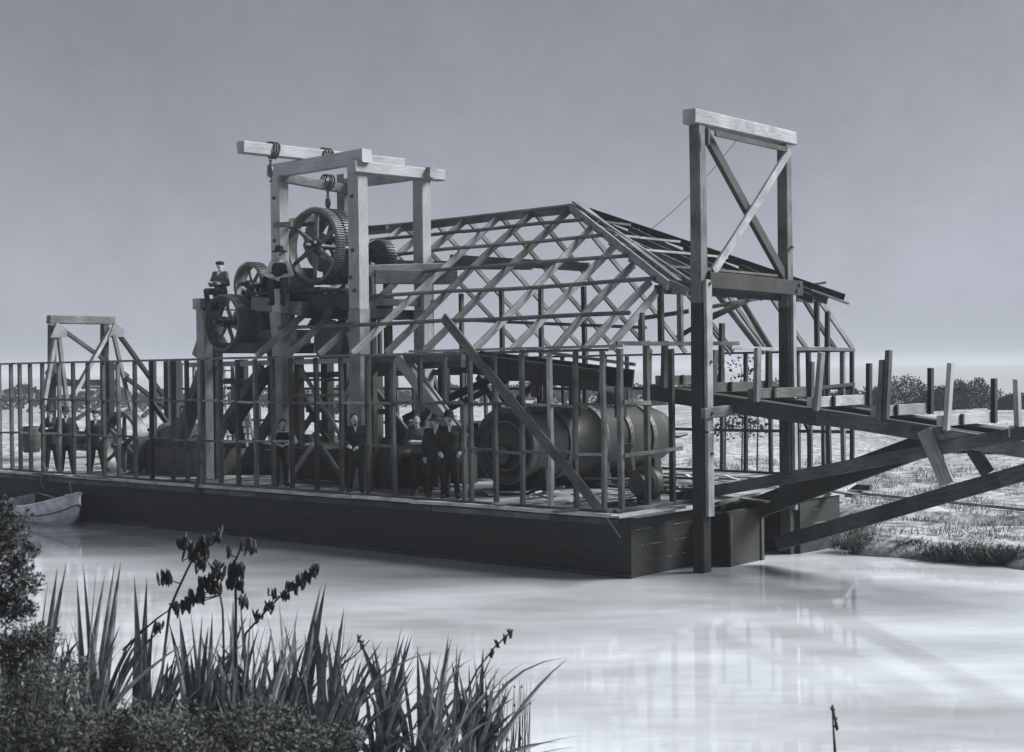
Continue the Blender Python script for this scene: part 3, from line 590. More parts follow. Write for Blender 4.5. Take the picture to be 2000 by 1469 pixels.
wn=thing('winch',P(600,600,'y',2.0),'dark iron winch drum and shafts on the platform behind the large gear','winch')
b=MB(); c=P(560,560,'y',2.1); b.lathe_y(c,[(-.5,.0),(-.5,.34),(-.42,.34),(-.42,.22),(.42,.22),(.42,.34),(.5,.34),(.5,.0)],40,closed=False); b.build('drum','iron',wn)
b=MB(); c=P(672,668,'y',1.9); b.lathe_y(c,[(-.5,.0),(-.5,.50),(-.40,.52),(-.3,.46),(.4,.46),(.5,.5),(.5,.0)],40,closed=False); b.build('drum','iron',wn)
b=MB(); c=P(520,632,'y',1.6); b.lathe_y(c,[(-.35,.0),(-.35,.30),(.35,.30),(.35,0)],32,closed=False); b.box(c+V((.35,.1,-.35)),(1.2,1.0,.35)); b.build('bearing_block','iron',wn)
for px,py,l_ in ((447,630,2.2),(494,556,1.8),(617,481,1.9)):
    b=MB(); c=P(px,py,'y',1.2); b.tube([c,c+V((0,l_,0))],.06,12); b.build('shaft','iron',wn)
for px,py in ((505,575),(655,535),(590,545),(690,520)):
    b=MB(); c=P(px,py,'y',1.85); b.box(c,(.55,.3,.5)); b.tube([c+V((0,-.2,.1)),c+V((0,.2,.1))],.16,14); b.build('bearing_block','iron',wn)
b=MB()
for k in range(6): c=P(560+k*24,575+(k%3)*5,'y',2.0+.1*k); b.box(c,(.3,.5,.34))
b.build('bearing_block','iron',wn)

# chain hoists
def chain(name,px,py0,py1,pl,label,hook=True,wrap=None):
    a=P(px,py0,*pl); z1=P(px,py1,*pl).z; t=thing(name,a,label,'chain hoist')
    b=MB(); z=a.z+.02; i=0
    while z>z1+.25:
        M=Matrix.Translation(V((a.x,a.y,z)))@Matrix.Rotation(math.pi/2*(i%2)+.4,4,'Z'); pts=[]
        for k in range(9): q=2*math.pi*k/8; pts.append(M@V((.035*math.cos(q),0,.055*math.sin(q))))
        b.tube(pts,.013,6,caps=False); z-=.075; i+=1
    b.build('chain','iron',t)
    b=MB(); b.ellipsoid((a.x,a.y,z1+.14),(.085,.06,.14)); b.build('pulley_block','iron',t,smooth=True)
    b=MB(); b.tube([V((a.x,a.y,z1+.02))+V((.05*math.sin(q),0,-.06+.05*math.cos(q))) for q in [k*.6 for k in range(8)]],.016,6); b.build('hook','iron',t)
    b=MB(); c=wrap
    for s in (-.07,.0,.08):
        pts=[]
        for k in range(13):
            q=2*math.pi*k/12; pts.append(c+V((.16*math.cos(q),s+.03*math.sin(q*2),.18*math.sin(q))))
        b.tube(pts,.022,6,caps=False)
    b.build('sling','iron',t)
fr=lambda k:hbA+(hbB-hbA)*k
chain('chain_hoist',528,300,347,('x',-9.9),'chain hoist with a hanging block near the free end of the top beam',wrap=fr(.18))
chain('chain_hoist',640,362,408,('x',-10.62),'chain and hook holding the top of the large gear wheel',wrap=P(640,356,'x',-10.62))
sl=thing('rope_sling',fr(.5),'rope lashing wound round the crossing of the two top beams','rope lashing')
b=MB(); c=fr(.50)
for s in (-.1,0,.1): b.tube([c+V((.17*math.cos(q),s,.2*math.sin(q)-.02)) for q in [k*math.pi/6 for k in range(13)]],.024,6,caps=False)
b.tube([c+V((.14,-.15,.1)),c+V((.16,-.25,-.3))],.02,6); b.tube([c+V((.14,.1,.1)),c+V((.16,.0,-.34))],.02,6); b.build('rope_coil','iron',sl)

# ------------------------------------------------------------------ stern gallows
sx=-24.0; sg=thing('stern_gallows',(sx,4,HD),'low stern gallows of pale beam and splayed legs rising behind the left wall','gallows')
def S(px,py,x=sx): return P(px,py,'x',x)
board('cap_beam',S(95,624),S(221,626),.24,.26,'wood_mid',sg,hint=(1,0,0))
board('post',S(100,860),S(102,634),.2,.22,'wood_stud',sg,hint=(0,1,0)); board('post',S(206,860),S(204,634),.2,.22,'wood_stud',sg,hint=(0,1,0))
for (a,b,dx,m,w_) in (((112,637),(85,790),.3,'wood_light',.14),((114,650),(136,830),.35,'wood_mid',.12),((108,634),(250,735),.2,'wood_stud',.12),((216,642),(128,800),.3,'wood_light',.17),((226,645),(335,795),.3,'wood_stud',.15),
    ((222,655),(240,735),.4,'wood_stud',.1),((222,655),(268,850),.45,'wood_mid',.1),((90,727),(165,757),.2,'wood_stud',.08),((246,738),(390,845),.6,'wood_stud',.13),((150,818),(232,768),.2,'wood_stud',.1),((278,815),(330,768),.5,'wood_stud',.12),((190,810),(238,775),.5,'wood_stud',.12)):
    board('splayed_leg' if b[1]>740 else 'brace',S(*a,sx+dx),S(*b,sx+dx),.12,w_,m,sg,hint=(0,0,1))
board('girt',S(85,749),S(225,747),.12,.20,'wood_stud',sg,hint=(1,0,0)); board('girt',S(160,757),S(225,757),.1,.08,'wood_stud',sg,hint=(1,0,0))
for px,py in ((118,655),(230,655)):
    b=MB(); c=S(px-3,py-8,sx+.42); 
    b.add([c+V((0,-.28,-.2)),c+V((0,-.05,.28)),c+V((0,.3,.05)),c+V((0,.28,-.18)),c+V((-.06,-.28,-.2)),c+V((-.06,-.05,.28)),c+V((-.06,.3,.05)),c+V((-.06,.28,-.18))],[(0,1,2,3),(7,6,5,4),(0,4,5,1),(1,5,6,2),(2,6,7,3),(3,7,4,0)]); b.build('gusset_plate','wood_light',sg)
for px in (215,345): board('platform_post',P(px,900,'y',2.5),P(px-1,705,'y',2.5),.24,.2,'wood_dark',sg)

# ------------------------------------------------------------------ boiler
BX=-4.55; BZ=2.19; BR=.80
bo=thing('boiler',(BX,4.6,HD),'long riveted iron boiler lying across the deck behind the diagonal plank','boiler')
b=MB(); b.lathe_y((BX,0,BZ),[(1.9,0),(1.9,.62),(1.83,.66),(1.80,BR-.03),(1.84,BR),(2.05,BR),(2.05,BR-.015),(4.3,BR-.015),(4.3,BR+.012),(4.5,BR+.012),(4.5,BR-.02),(6.3,BR-.02),(6.3,BR-.05),(6.9,BR-.10),(7.3,BR-.2),(7.45,BR-.36),(7.5,0)],72,closed=False)
o=b.build('barrel','boiler_plate',bo); o.data.shade_smooth()
for y in (1.86,3.1,4.38,5.3,6.2):
    b=MB(); b.lathe_y((BX,y,BZ),[(-.07,BR-.02),(-.07,BR+.02),(.07,BR+.02),(.07,BR-.02)],72); 
    for i in range(40):
        q=2*math.pi*i/40; b.ellipsoid((BX+math.cos(q)*(BR+.022),y,BZ+math.sin(q)*(BR+.022)),(.016,.016,.016),6,4)
    b.build('hoop','iron_worn',bo)
b=MB()
for a_ in (1.15,1.28,1.62):                     # double riveted longitudinal seams on top
    for i in range(64):
        y=2.1+i*.085; 
        if 4.25<y<4.5 : continue
        b.box((0,0,0),(.045,.03,.045),Matrix.Translation(V((BX+math.cos(a_)*(BR+.0),y,BZ+math.sin(a_)*(BR+.0)))))
b.build('rivets','iron_worn',bo)
b=MB(); b.lathe_y((BX,1.83,BZ),[(-.03,.50),(-.03,.54),(.02,.54),(.02,.50)],48); b.lathe_y((BX-.1,1.85,BZ-.2),[(-.05,0),(-.05,.2),(.02,.2),(.02,0)],32,closed=False); b.build('manhole_ring','iron_worn',bo)
b=MB(); c=V((BX,5.6,BZ+BR)); b.tube([c,c+V((0,0,.22))],[.34,.34],24); b.ellipsoid(c+V((0,0,.22)),(.34,.34,.14),24,8); b.tube([c+V((0,0,-.03)),c+V((0,0,.05))],[.42,.42],24); b.build('steam_dome','iron',bo,smooth=False)
b=MB(); b.tube([(BX+.1,6.9,BZ),(BX+.3,7.9,BZ-.05),(BX+.35,8.2,BZ-.02)],[.08,.06,.03],10); b.build('pipe','iron',bo)
b=MB(); c=V((BX,3.2,BZ+BR)); b.tube([c,c+V((0,0,.5)),c+V((-.5,0,.62)),c+V((-1.6,.2,.62))],.07,10); b.tube([c+V((0,0,.05)),c+V((0,0,.12))],.14,14); b.tube([c+V((-.3,0,.2)),c+V((-.3,0,.9))],.1,12); b.build('steam_pipe','iron',bo)
for y in (2.4,4.4,6.4):
    b=MB(); b.box((BX,y,HD+.16),(1.5,.28,.3)); b.box((BX-.6,y,HD+.42),(.25,.26,.25)); b.box((BX+.6,y,HD+.42),(.25,.26,.25)); b.build('saddle','wood_dark',bo)

# pump near the bow end
pc=P(1262,942,'y',1.6); pu=thing('pump',(pc.x,1.6,HD),'dark round cast iron centrifugal pump on deck near the end wall','pump')
b=MB(); c=V((pc.x,1.6,HD+.42)); b.lathe_y(c,[(-.16,0),(-.18,.16),(-.14,.29),(-.06,.34),(.1,.34),(.2,.26),(.22,0)],40,closed=False); b.build('casing','iron',pu)
b=MB(); b.tube([c+V((-.35,0,.2)),c+V((-.42,0,.6)),c+V((-.42,0,.72))],.09,14); b.tube([c+V((-.42,0,.70)),c+V((-.42,0,.75))],.14,18); b.build('outlet_pipe','iron',pu)
b=MB(); b.tube([c+V((0,-.16,0)),c+V((0,-.32,0))],[.2,.2],20); b.build('inlet_flange','iron',pu); b=MB(); b.tube([c+V((0,.2,0)),c+V((0,.9,0))],.05,10); b.build('shaft','iron',pu)
b=MB(); b.box(c+V((0,.2,-.45)),(.9,.9,.1)); b.box(c+V((-.3,.5,-.2)),(.3,.4,.5)); b.build('base_plate','iron',pu)
# steam engine at the left
en=thing('steam_engine',P(350,930,'y',2.0),'low dark steam engine between the flywheel and the timber post','steam engine')
e0=P(350,930,'y',1.7); e0=V((e0.x,1.9,HD))
b=MB(); b.box(e0+V((0,.3,.35)),(2.6,1.3,.7)); b.box(e0+V((-.2,.2,.8)),(2.0,.7,.25)); b.build('bed','iron',en)
b=MB(); b.tube([e0+V((-.9,.1,1.0)),e0+V((.2,.1,1.0))],.28,20); b.tube([e0+V((.2,.1,1.0)),e0+V((.28,.1,1.0))],.33,20); b.tube([e0+V((-.98,.1,1.0)),e0+V((-.9,.1,1.0))],.33,20); b.build('cylinder','iron_worn',en)
b=MB(); b.tube([e0+V((.28,.1,1.0)),e0+V((1.1,.1,1.02))],.035,8); b.box(e0+V((1.0,.1,1.0)),(.2,.2,.26)); b.box(e0+V((-.3,.1,1.38)),(.5,.2,.2)); b.tube([e0+V((-.3,.1,1.4)),e0+V((-.3,.1,1.75)),e0+V((.1,.1,1.85))],.04,8); b.build('piston_rod','iron_worn',en)
# heavy machine beds in the dark of the hull
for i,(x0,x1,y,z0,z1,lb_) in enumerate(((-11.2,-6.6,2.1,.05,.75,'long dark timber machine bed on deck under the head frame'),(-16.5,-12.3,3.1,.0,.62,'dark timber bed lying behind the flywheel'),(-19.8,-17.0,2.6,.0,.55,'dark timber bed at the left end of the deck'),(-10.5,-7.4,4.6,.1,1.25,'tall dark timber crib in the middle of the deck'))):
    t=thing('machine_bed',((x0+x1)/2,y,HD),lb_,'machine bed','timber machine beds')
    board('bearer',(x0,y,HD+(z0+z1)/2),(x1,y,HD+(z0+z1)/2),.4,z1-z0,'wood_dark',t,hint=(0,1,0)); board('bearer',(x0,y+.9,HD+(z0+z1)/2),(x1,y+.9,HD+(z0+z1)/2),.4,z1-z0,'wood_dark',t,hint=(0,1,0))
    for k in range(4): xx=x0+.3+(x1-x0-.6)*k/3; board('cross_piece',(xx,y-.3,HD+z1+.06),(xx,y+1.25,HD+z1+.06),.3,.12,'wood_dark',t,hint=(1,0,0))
b=thing('hand_winch',P(785,905,'y',1.8),'squat dark hand winch on deck left of the three men','winch')
c=P(785,880,'y',1.9); m_=MB(); m_.lathe_y((c.x,1.9,HD+.75),[(-.45,0),(-.45,.36),(-.38,.36),(-.38,.2),(.38,.2),(.38,.36),(.45,.36),(.45,0)],32,closed=False); m_.build('drum','iron',b)
for s in (-.55,.55): m_=MB(); m_.add([V((c.x-.4,1.9+s,HD)),V((c.x+.4,1.9+s,HD)),V((c.x+.12,1.9+s,HD+1.0)),V((c.x-.12,1.9+s,HD+1.0)),V((c.x-.4,1.96+s,HD)),V((c.x+.4,1.96+s,HD)),V((c.x+.12,1.96+s,HD+1.0)),V((c.x-.12,1.96+s,HD+1.0))],[(0,1,2,3),(7,6,5,4),(0,4,5,1),(1,5,6,2),(2,6,7,3),(3,7,4,0)]); m_.build('side_frame','iron',b)

sg_l=['dark stack of timber on the far side of the deck at the left end','dark stack of timber on the far side of the deck behind the flywheel','dark stack of timber seen between the two thick posts','dark stack of timber behind the man beside the tall post']
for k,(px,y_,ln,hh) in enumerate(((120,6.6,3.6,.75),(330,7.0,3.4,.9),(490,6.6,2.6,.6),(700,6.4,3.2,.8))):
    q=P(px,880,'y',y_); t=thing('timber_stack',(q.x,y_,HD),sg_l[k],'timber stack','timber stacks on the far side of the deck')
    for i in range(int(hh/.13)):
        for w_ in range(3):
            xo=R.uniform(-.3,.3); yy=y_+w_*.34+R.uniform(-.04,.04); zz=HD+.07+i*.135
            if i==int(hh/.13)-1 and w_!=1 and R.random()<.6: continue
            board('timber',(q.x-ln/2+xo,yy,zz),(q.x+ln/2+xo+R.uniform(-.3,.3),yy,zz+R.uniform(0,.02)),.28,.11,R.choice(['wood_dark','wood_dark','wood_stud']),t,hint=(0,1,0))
for k,(px,y_,l_) in enumerate(((62,5.2,'dark barrel on deck at the far left behind the studs'),(228,5.4,'dark barrel on deck behind the flywheel rim'),(605,5.4,'dark barrel on deck behind the low diagonal braces'),(640,5.0,'second dark barrel right of the low diagonal braces'),(905,4.6,'dark barrel on deck between the coated man and the boiler'))):
    q=P(px,890,'y',y_); b=MB(); t=thing('barrel',(q.x,y_,HD),l_,'barrel'); b.tube([(q.x,y_,HD),(q.x,y_,HD+.22),(q.x,y_,HD+.45),(q.x,y_,HD+.68),(q.x,y_,HD+.9)],[.27,.31,.33,.31,.27],20); b.build('staves','wood_dark',t)
    for z_ in (.16,.36,.58,.76): b=MB(); rr=.27+.062*math.sin(math.pi*z_/.9)**.8+.006; b.tube([(q.x,y_,HD+z_-.02),(q.x,y_,HD+z_+.02)],rr,20); b.build('hoop','iron',t)
# ladders
def ladder(pa,pb,pl,label,wd=.36,n=9):
    A=P(*pa,'y',pl); B=P(*pb,'y',pl); t=thing('ladder',B if B.z<A.z else A,label,'ladder'); s=V((wd,0,0))
    board('rail',A,B,.04,.07,'wood_light',t); board('rail',A+s,B+s,.04,.07,'wood_light',t)
    for k in range(n): q=A+(B-A)*((k+.5)/n); board('rung',q+V((.02,0,0)),q+s-V((.02,0,0)),.035,.035,'wood_light',t,hint=(0,0,1))
ladder((438,716),(446,860),3.2,'pale ladder hanging below the winch platform between two posts')
ladder((470,800),(484,880),2.0,'short pale step ladder standing on the deck behind the studs',.3,6)

# loose timber on the deck and tools
lab=['pale plank lying on deck beside the gallows post','plank lying along the deck edge near the end wall','two by four lying on the deck under the far rail','short board lying on deck in front of the pump','grey plank lying on the deck behind the pump','long plank lying along the foot of the far wall','split board lying across the deck near the gallows','thin batten lying on deck by the boiler foot','plank on deck in front of the machine bed','board lying on deck beside the man in the dark coat','plank end sticking out over the far deck corner','short pale board on deck below the flywheel','plank on deck beneath the left studs','pale board lying on deck left of the timber post','plank lying behind the bending man','warped board on deck under the sluice trough']
pk=[((1392,968),(1500,980)),((1200,1010),(1330,990)),((1390,932),(1520,942)),((1085,1000),(1150,992)),((1285,955),(1345,965)),((1300,925),(1520,936)),((1395,985),(1480,964)),((965,985),(1060,978)),((655,925),(740,920)),((730,958),(800,962)),((1600,955),(1672,966)),((150,928),(205,934)),((70,925),(118,930)),((430,905),(500,902)),((470,935),(530,930)),((1180,985),(1240,975))]
for k,((a,b),l_) in enumerate(zip(pk,lab)):
    z=HD+.03+.012*(k%3); A=P(*a,'z',z); B=P(*b,'z',z)
    o=board('plank',A,B,R.uniform(.14,.22),.04,'wood_light' if k%3 else 'wood_mid',None,hint=(0,1,0) if abs(B.x-A.x)>abs(B.y-A.y) else (1,0,0)); tag(o,l_,'plank','loose planks on the deck')
jk=thing('timber_stack',P(1330,945,'z',HD),'untidy stack of sawn timber on the deck behind the gallows post','timber stack'); 
for k in range(14):
    q=P(R.uniform(1290,1400),R.uniform(935,965),'z',HD+.05+.05*(k%4)); a=R.uniform(-.5,.5); board('timber',q,q+V((-math.cos(a)*R.uniform(1.2,2.6),math.sin(a)*1.5,0)),.12,.05,R.choice(['wood_light','wood_mid','wood_stud']),jk,hint=(0,1,0))
for k,(px,py,n,l_) in enumerate(((655,925,16,'scatter of offcuts on deck behind the man beside the tall post'),(480,905,12,'scatter of offcuts on deck between the two thick posts'),(170,915,9,'scatter of offcuts on deck left of the flywheel'),(1120,985,14,'scatter of offcuts on deck at the foot of the leaning plank'),(1010,978,10,'scatter of offcuts on deck in front of the boiler'),(1450,950,16,'scatter of offcuts on the open deck behind the gallows'),(760,945,12,'scatter of offcuts on deck left of the three men'))):
    c0=P(px,py,'z',HD); t=thing('offcut_scatter',c0,l_,'offcuts','scattered offcuts on the deck')
    for i in range(n):
        q=c0+V((R.gauss(0,.8),abs(R.gauss(0,.7)),.03+.03*R.random())); a=R.uniform(0,3.1); ln=R.uniform(.15,.8); board('offcut',q,q+V((math.cos(a)*ln,math.sin(a)*ln,R.uniform(0,.12))),R.uniform(.05,.14),.03,R.choice(['wood_raw','wood_light','wood_mid','wood_raw']),t,hint=(0,1,0) if abs(math.cos(a))>.7 else (1,0,0))
b=MB(); c=P(822,962,'z',HD)+V((0,-.0,.06)); b.ellipsoid(c,(.085,.085,.07)); tag(b.build('float_ball','wood_mid',loc=c,smooth=True),'small round ball lying on the deck edge in front of the three men','ball')
# rough fender log hanging outside
A=P(390,850,'y',-.16); B=P(388,965,'y',-.17); b=MB(); b.tube([A+(B-A)*k/10+V((R.uniform(-.03,.03),0,0)) for k in range(11)],[.05+R.uniform(0,.05) for k in range(11)],9); tag(b.build('fender','wood_worn',loc=A),'rough bark covered fender log hanging over the deck edge','fender')
b=MB(); A=P(84,905,'y',-.15); pts=[P(84+4*math.sin(k*.9),905+k*6.5,'y',-.17) for k in range(9)]; b.tube(pts,.022,7); b.tube([P(102+5*math.sin(k),912+k*5,'y',-.17) for k in range(5)],.015,6); tag(b.build('mooring_rope','rope',loc=A),'frayed mooring rope hanging over the hull above the rowing boat','rope')
A=P(1186,1012,'y',-.1); B=P(1212,1050,'y',-.1); tag(board('stick',A,B,.02,.02,'wood_light'),'thin pale stick hanging on the black hull below the wall corner','stick')

# ------------------------------------------------------------------ rowing boat
def rowboat():
    bow=P(152,972,'y',-.9); L_=4.1; t=thing('rowing_boat',(bow.x-L_/2,-.95,0),'white clinker rowing boat moored against the black hull at the left','rowing boat')
    st=11; rows=8; 
    def sec(s,k):   # s 0 stern .. 1 bow ; k 0 keel .. 1 gunwale
        half=.74*(1-max(0,(s-.40)/.60)**2.0)*(.80+.2*min(1,s/.3)); sheer=.44+.42*max(0,s-.35)**1.6*1.9+.06*(1-s)
        keel=-.12+.30*max(0,s-.75)**2*12
        y=half*math.sin(min(1,k*1.08)*math.pi/2)**.75; z=keel+(sheer-keel)*k**1.6
        return V((bow.x-L_+L_*s+.55*(k-1)*max(0,(s-.6)/.4)**1.5,0,0))+V((0,y,z))
    for nm,off,m in (('hull_planking',0,'paint_white'),('inner_planking',.03,'wood_mid')):
        b=MB(); vs=[];fs=[]
        W_=2*rows+1
        for i in range(st+1):
            s=i/st
            for j in range(-rows,rows+1):
                k=abs(j)/rows; q=sec(s,k); lap=.012*((k*rows)%2>.5); y=max(0,q.y-off-lap)*(1 if j>=0 else -1); vs.append(V((q.x,-.95+y,q.z+off*.6)))
        for i in range(st):
            for j in range(W_-1): a=i*W_+j; fs.append((a,a+1,a+W_+1,a+W_) if not off else (a,a+W_,a+W_+1,a+1))
        fs.append(tuple(range(W_))) if not off else None
        b.add(vs,fs); b.build(nm,m,t)
    for sg_ in (-1,1):
        b=MB(); b.tube([V((sec(i/16,1).x,-.95+sg_*sec(i/16,1).y,sec(i/16,1).z+.01)) for i in range(17)],.033,8); b.build('gunwale','paint_white',t)
        b=MB(); b.tube([V((sec(i/16,.72).x,-.95+sg_*(sec(i/16,.72).y+.012),sec(i/16,.72).z)) for i in range(17)],.018,6); b.build('rubbing_strake','wood_mid',t)
    for s in (.25,.55,.82): q=sec(s,.7); board('thwart',(q.x,-.95-q.y*.93,.32+.1*s),(q.x,-.95+q.y*.93,.32+.1*s),.22,.03,'wood_light',t,hint=(1,0,0))
    q=sec(.8,1); board('post',(q.x,-.8,.3),(q.x+.02,-.8,1.05),.03,.03,'wood_light',t)
    board('oar',(q.x-2.4,-.75,.62),(q.x-.0,-1.1,.66),.045,.035,'wood_mid',t,hint=(0,1,0))
    RT=Matrix.Rotation(math.radians(-9),4,'Z')@Matrix.Rotation(math.radians(8),4,'X'); off=RT@V((L_/2,0,.8)); tgt=P(153,964,'y',-1.15)
    t.rotation_euler=RT.to_euler(); t.location=(tgt.x-off.x,tgt.y-off.y,.02)
rowboat()

# ------------------------------------------------------------------ people
def solid(b, name, m, parent, vox):
    me=bpy.data.meshes.new('t'); me.from_pydata(b.v,[],b.f); me.update()
    bm=bmesh.new(); bm.from_mesh(me); bmesh.ops.recalc_face_normals(bm,faces=bm.faces); bm.to_mesh(me); bm.free()
    o=bpy.data.objects.new('t',me); COL.objects.link(o)
    md=o.modifiers.new('r','REMESH'); md.mode='VOXEL'; md.voxel_size=vox; md.use_smooth_shade=True
    s=o.modifiers.new('s','SMOOTH'); s.iterations=2; s.factor=.5
    dg=bpy.context.evaluated_depsgraph_get(); ev=o.evaluated_get(dg); nm=bpy.data.meshes.new_from_object(ev)
    bpy.data.objects.remove(o); nm.name=name; nm.materials.clear(); nm.materials.append(MATS[m]); nm.shade_smooth()
    M=WM[parent.name]; 
    return link(bpy.data.objects.new(name,nm),M.copy(),parent)
STAND=dict(pel=(0,0,.93),wai=(0,0,1.08),che=(0,-.01,1.30),nek=(0,0,1.47),hed=(0,-.02,1.60),sh=(.168,0,1.40),hip=(.09,0,.90),kn=(.10,-.02,.50),an=(.11,.03,.09),el=(.25,.03,1.12),wr=(.24,-.10,.90))
def person(label,loc,head,pose,top='jacket',topm='cloth_dark',legm='cloth_dark',hat=None,hatm='cloth_dark',turn=0,scale=1.0,beard=False):
    j={k:V(v) for k,v in STAND.items()}; L_={k:V((-j[k].x,j[k].y,j[k].z)) for k in('sh','hip','kn','an','el','wr')}; R_={k:j[k].copy() for k in L_}
    if pose=='crossed':
        L_['el']=V((-.26,-.02,1.13)); R_['el']=V((.26,-.02,1.13)); L_['wr']=V((.07,-.24,1.14)); R_['wr']=V((-.07,-.21,1.17))
    if pose=='rail':
        L_['el']=V((-.27,-.06,1.13)); R_['el']=V((.27,-.04,1.13)); L_['wr']=V((-.16,-.30,1.06)); R_['wr']=V((.05,-.28,1.02))
    if pose=='lean':
        for k,d in(('wai',.05),('che',.20),('nek',.32),('hed',.42)): j[k]+=V((0,-d,-d*.35))
        for S_ in(L_,R_): S_['sh']+=V((0,-.27,-.09))
        L_['el']=V((-.3,-.38,1.06)); R_['el']=V((.3,-.38,1.06)); L_['wr']=V((-.14,-.52,1.02)); R_['wr']=V((.10,-.50,1.02)); j['pel']+=V((0,.1,0)); 
        for S_ in(L_,R_): S_['hip']+=V((0,.1,0)); S_['an']+=V((0,.02,0))
    if pose=='pocket':
        L_['el']=V((-.29,.05,1.14)); R_['el']=V((.29,.05,1.14)); L_['wr']=V((-.2,-.10,.96)); R_['wr']=V((.2,-.10,.96))
    if pose in('sit','sitcross'):
        dz=-.83
        for k in j: j[k]+=V((0,0,dz))
        for S_ in(L_,R_):
            for k in S_: S_[k]+=V((0,0,dz))
        for s,S_ in((-1,L_),(1,R_)):
            S_['hip']=V((s*.10,0,.09)); S_['kn']=V((s*.15,-.44,.10)); S_['an']=V((s*.12,-.42,-.34))
        if pose=='sit': L_['el']=V((-.28,-.06,.30)); R_['el']=V((.28,-.06,.30)); L_['wr']=V((-.06,-.30,.20)); R_['wr']=V((.06,-.28,.22))
        else: L_['el']=V((-.27,-.06,.29)); R_['el']=V((.27,-.06,.29)); L_['wr']=V((.07,-.26,.30)); R_['wr']=V((-.07,-.23,.33))
    if pose=='side':
        L_['el']=V((-.25,.03,1.12)); R_['el']=V((.30,-.02,1.14)); L_['wr']=V((-.22,-.06,.88)); R_['wr']=V((.16,-.10,1.0)); R_['kn']+=V((.03,-.08,.02)); R_['an']+=V((.06,-.12,0))
    if pose not in('sit','sitcross','lean'):
        sw=R.uniform(-.035,.035)
        for k in('pel','wai'): j[k]+=V((sw,0,0))
        for S_ in(L_,R_): S_['hip']+=V((sw,0,0)); S_['kn']+=V((sw*.6,R.uniform(-.05,.0),0))
        R_['an']+=V((R.uniform(0,.07),R.uniform(-.10,.05),0)); L_['an']+=V((R.uniform(-.05,0),R.uniform(-.06,.06),0)); L_['sh'].z-=.02*(sw>0); R_['sh'].z-=.02*(sw<0); j['hed']+=V((-sw*.6,0,0))
    M=Matrix.Translation(V(loc))@Matrix.Rotation(head,4,'Z')@Matrix.Scale(scale,4)
    t=bpy.data.objects.new('person',None); t.empty_display_size=.2; link(t,M); tag(t,label,'person')
    def torso(b,g):
        pts=[j['pel']-V((0,0,.06)),j['pel'],j['wai'],j['che'],j['nek']-V((0,0,.08)),j['nek']-V((0,0,.03))]
        b.tube(pts,[1]*6,16,ell=[(.13+g,.10+g),(.165+g,.115+g),(.145+g,.105+g),(.175+g,.125+g),(.165+g,.095+g),(.075+g,.07+g)])
        for S_ in(L_,R_): b.capsule(j['che']+V((0,0,.06)),S_['sh'],.08+g,.056+g)
    def arms(b,g,w0=0,w1=1):
        for S_ in(L_,R_):
            b.capsule(S_['sh'],S_['el'],.052+g,.043+g); e=S_['el']; w_=S_['wr']; b.capsule(e,e+(w_-e)*w1,.045+g,.032+g)
    def legs(b,g,w1=1):
        for S_ in(L_,R_):
            b.capsule(S_['hip'],S_['kn'],.085+g,.058+g,12); b.capsule(S_['kn'],S_['kn']+(S_['an']-S_['kn'])*w1,.056+g,.038+g,12)
    b=MB(); torso(b,0); arms(b,0); legs(b,0)
    hd_=j['hed']; RM=Matrix.Rotation(turn,4,'Z')
    def H(x,y,z): return hd_+RM@V((x,y,z))
    b.tube([j['nek']-V((0,0,.06)),j['nek'],hd_-V((0,0,.04))],[.06,.052,.055],12)
    b.ellipsoid(H(0,.005,.025),(.080,.10,.108),16,12); b.ellipsoid(H(0,-.035,-.05),(.052,.058,.062),14,10)
    b.ellipsoid(H(0,-.098,-.005),(.014,.022,.026)); b.ellipsoid(H(0,-.088,.030),(.045,.012,.010)); b.ellipsoid(H(0,-.088,-.055),(.024,.012,.008)); b.ellipsoid(H(0,-.08,-.088),(.02,.02,.018))
    for s in(-1,1): b.ellipsoid(H(s*.078,.01,0),(.012,.02,.032)); b.ellipsoid(H(s*.033,-.07,-.015),(.024,.02,.02))
    for sd,S_ in((-1,L_),(1,R_)):
        d=(S_['wr']-S_['el']).normalized(); up_=V((0,0,1)); sx_=d.cross(up_); sx_=sx_.normalized() if sx_.length>.1 else V((1,0,0)); nn=sx_.cross(d); w_=S_['wr']
        b.capsule(w_,w_+d*.075,.026,.034); b.capsule(w_+d*.04+sx_*.018,w_+d*.075+sx_*.015,.018,.018); b.capsule(w_+d*.04-sx_*.018,w_+d*.075-sx_*.02,.018,.018)
        for f_,(o_,l1) in enumerate(((-.034,.060),(-.012,.072),(.011,.068),(.033,.052))):
            q=w_+d*.09+sx_*o_; q1=q+d*l1*.5-nn*.008; q2=q1+d*l1*.38-nn*.028; b.capsule(q-d*.02,q1,.0105,.0095,8); b.capsule(q1,q2,.0095,.008,8)
        q=w_+d*.03+sx_*(-.03*sd); q1=q+d*.035-sx_*sd*.03-nn*.01; b.capsule(q,q1,.014,.011,8); b.capsule(q1,q1+d*.03-nn*.012,.011,.009,8)
        a_=S_['an']; b.capsule(a_,a_+V((0,-.05,-.04)),.04,.04); b.capsule(a_+V((0,.02,-.05)),a_+V((sd*.02,-.16,-.06)),.035,.03)
    solid(MB_t(b,M),'body','skin',t,.011*scale)
    b=MB(); legs(b,.022,.97); b.tube([j['pel']-V((0,0,.12)),j['pel'],j['wai']-V((0,0,.0))],[1]*3,16,ell=[(.16,.125),(.185,.135),(.165,.125)]); solid(MB_t(b,M),'trousers',legm,t,.016*scale)
    b=MB()
    for sd,S_ in((-1,L_),(1,R_)):
        a_=S_['an']; b.capsule(a_+V((0,.0,.07)),a_+V((0,0,-.03)),.060,.060); b.capsule(a_+V((0,.03,-.035)),a_+V((sd*.02,-.175,-.045)),.060,.052)
    solid(MB_t(b,M),'boots','cloth_dark',t,.013*scale)
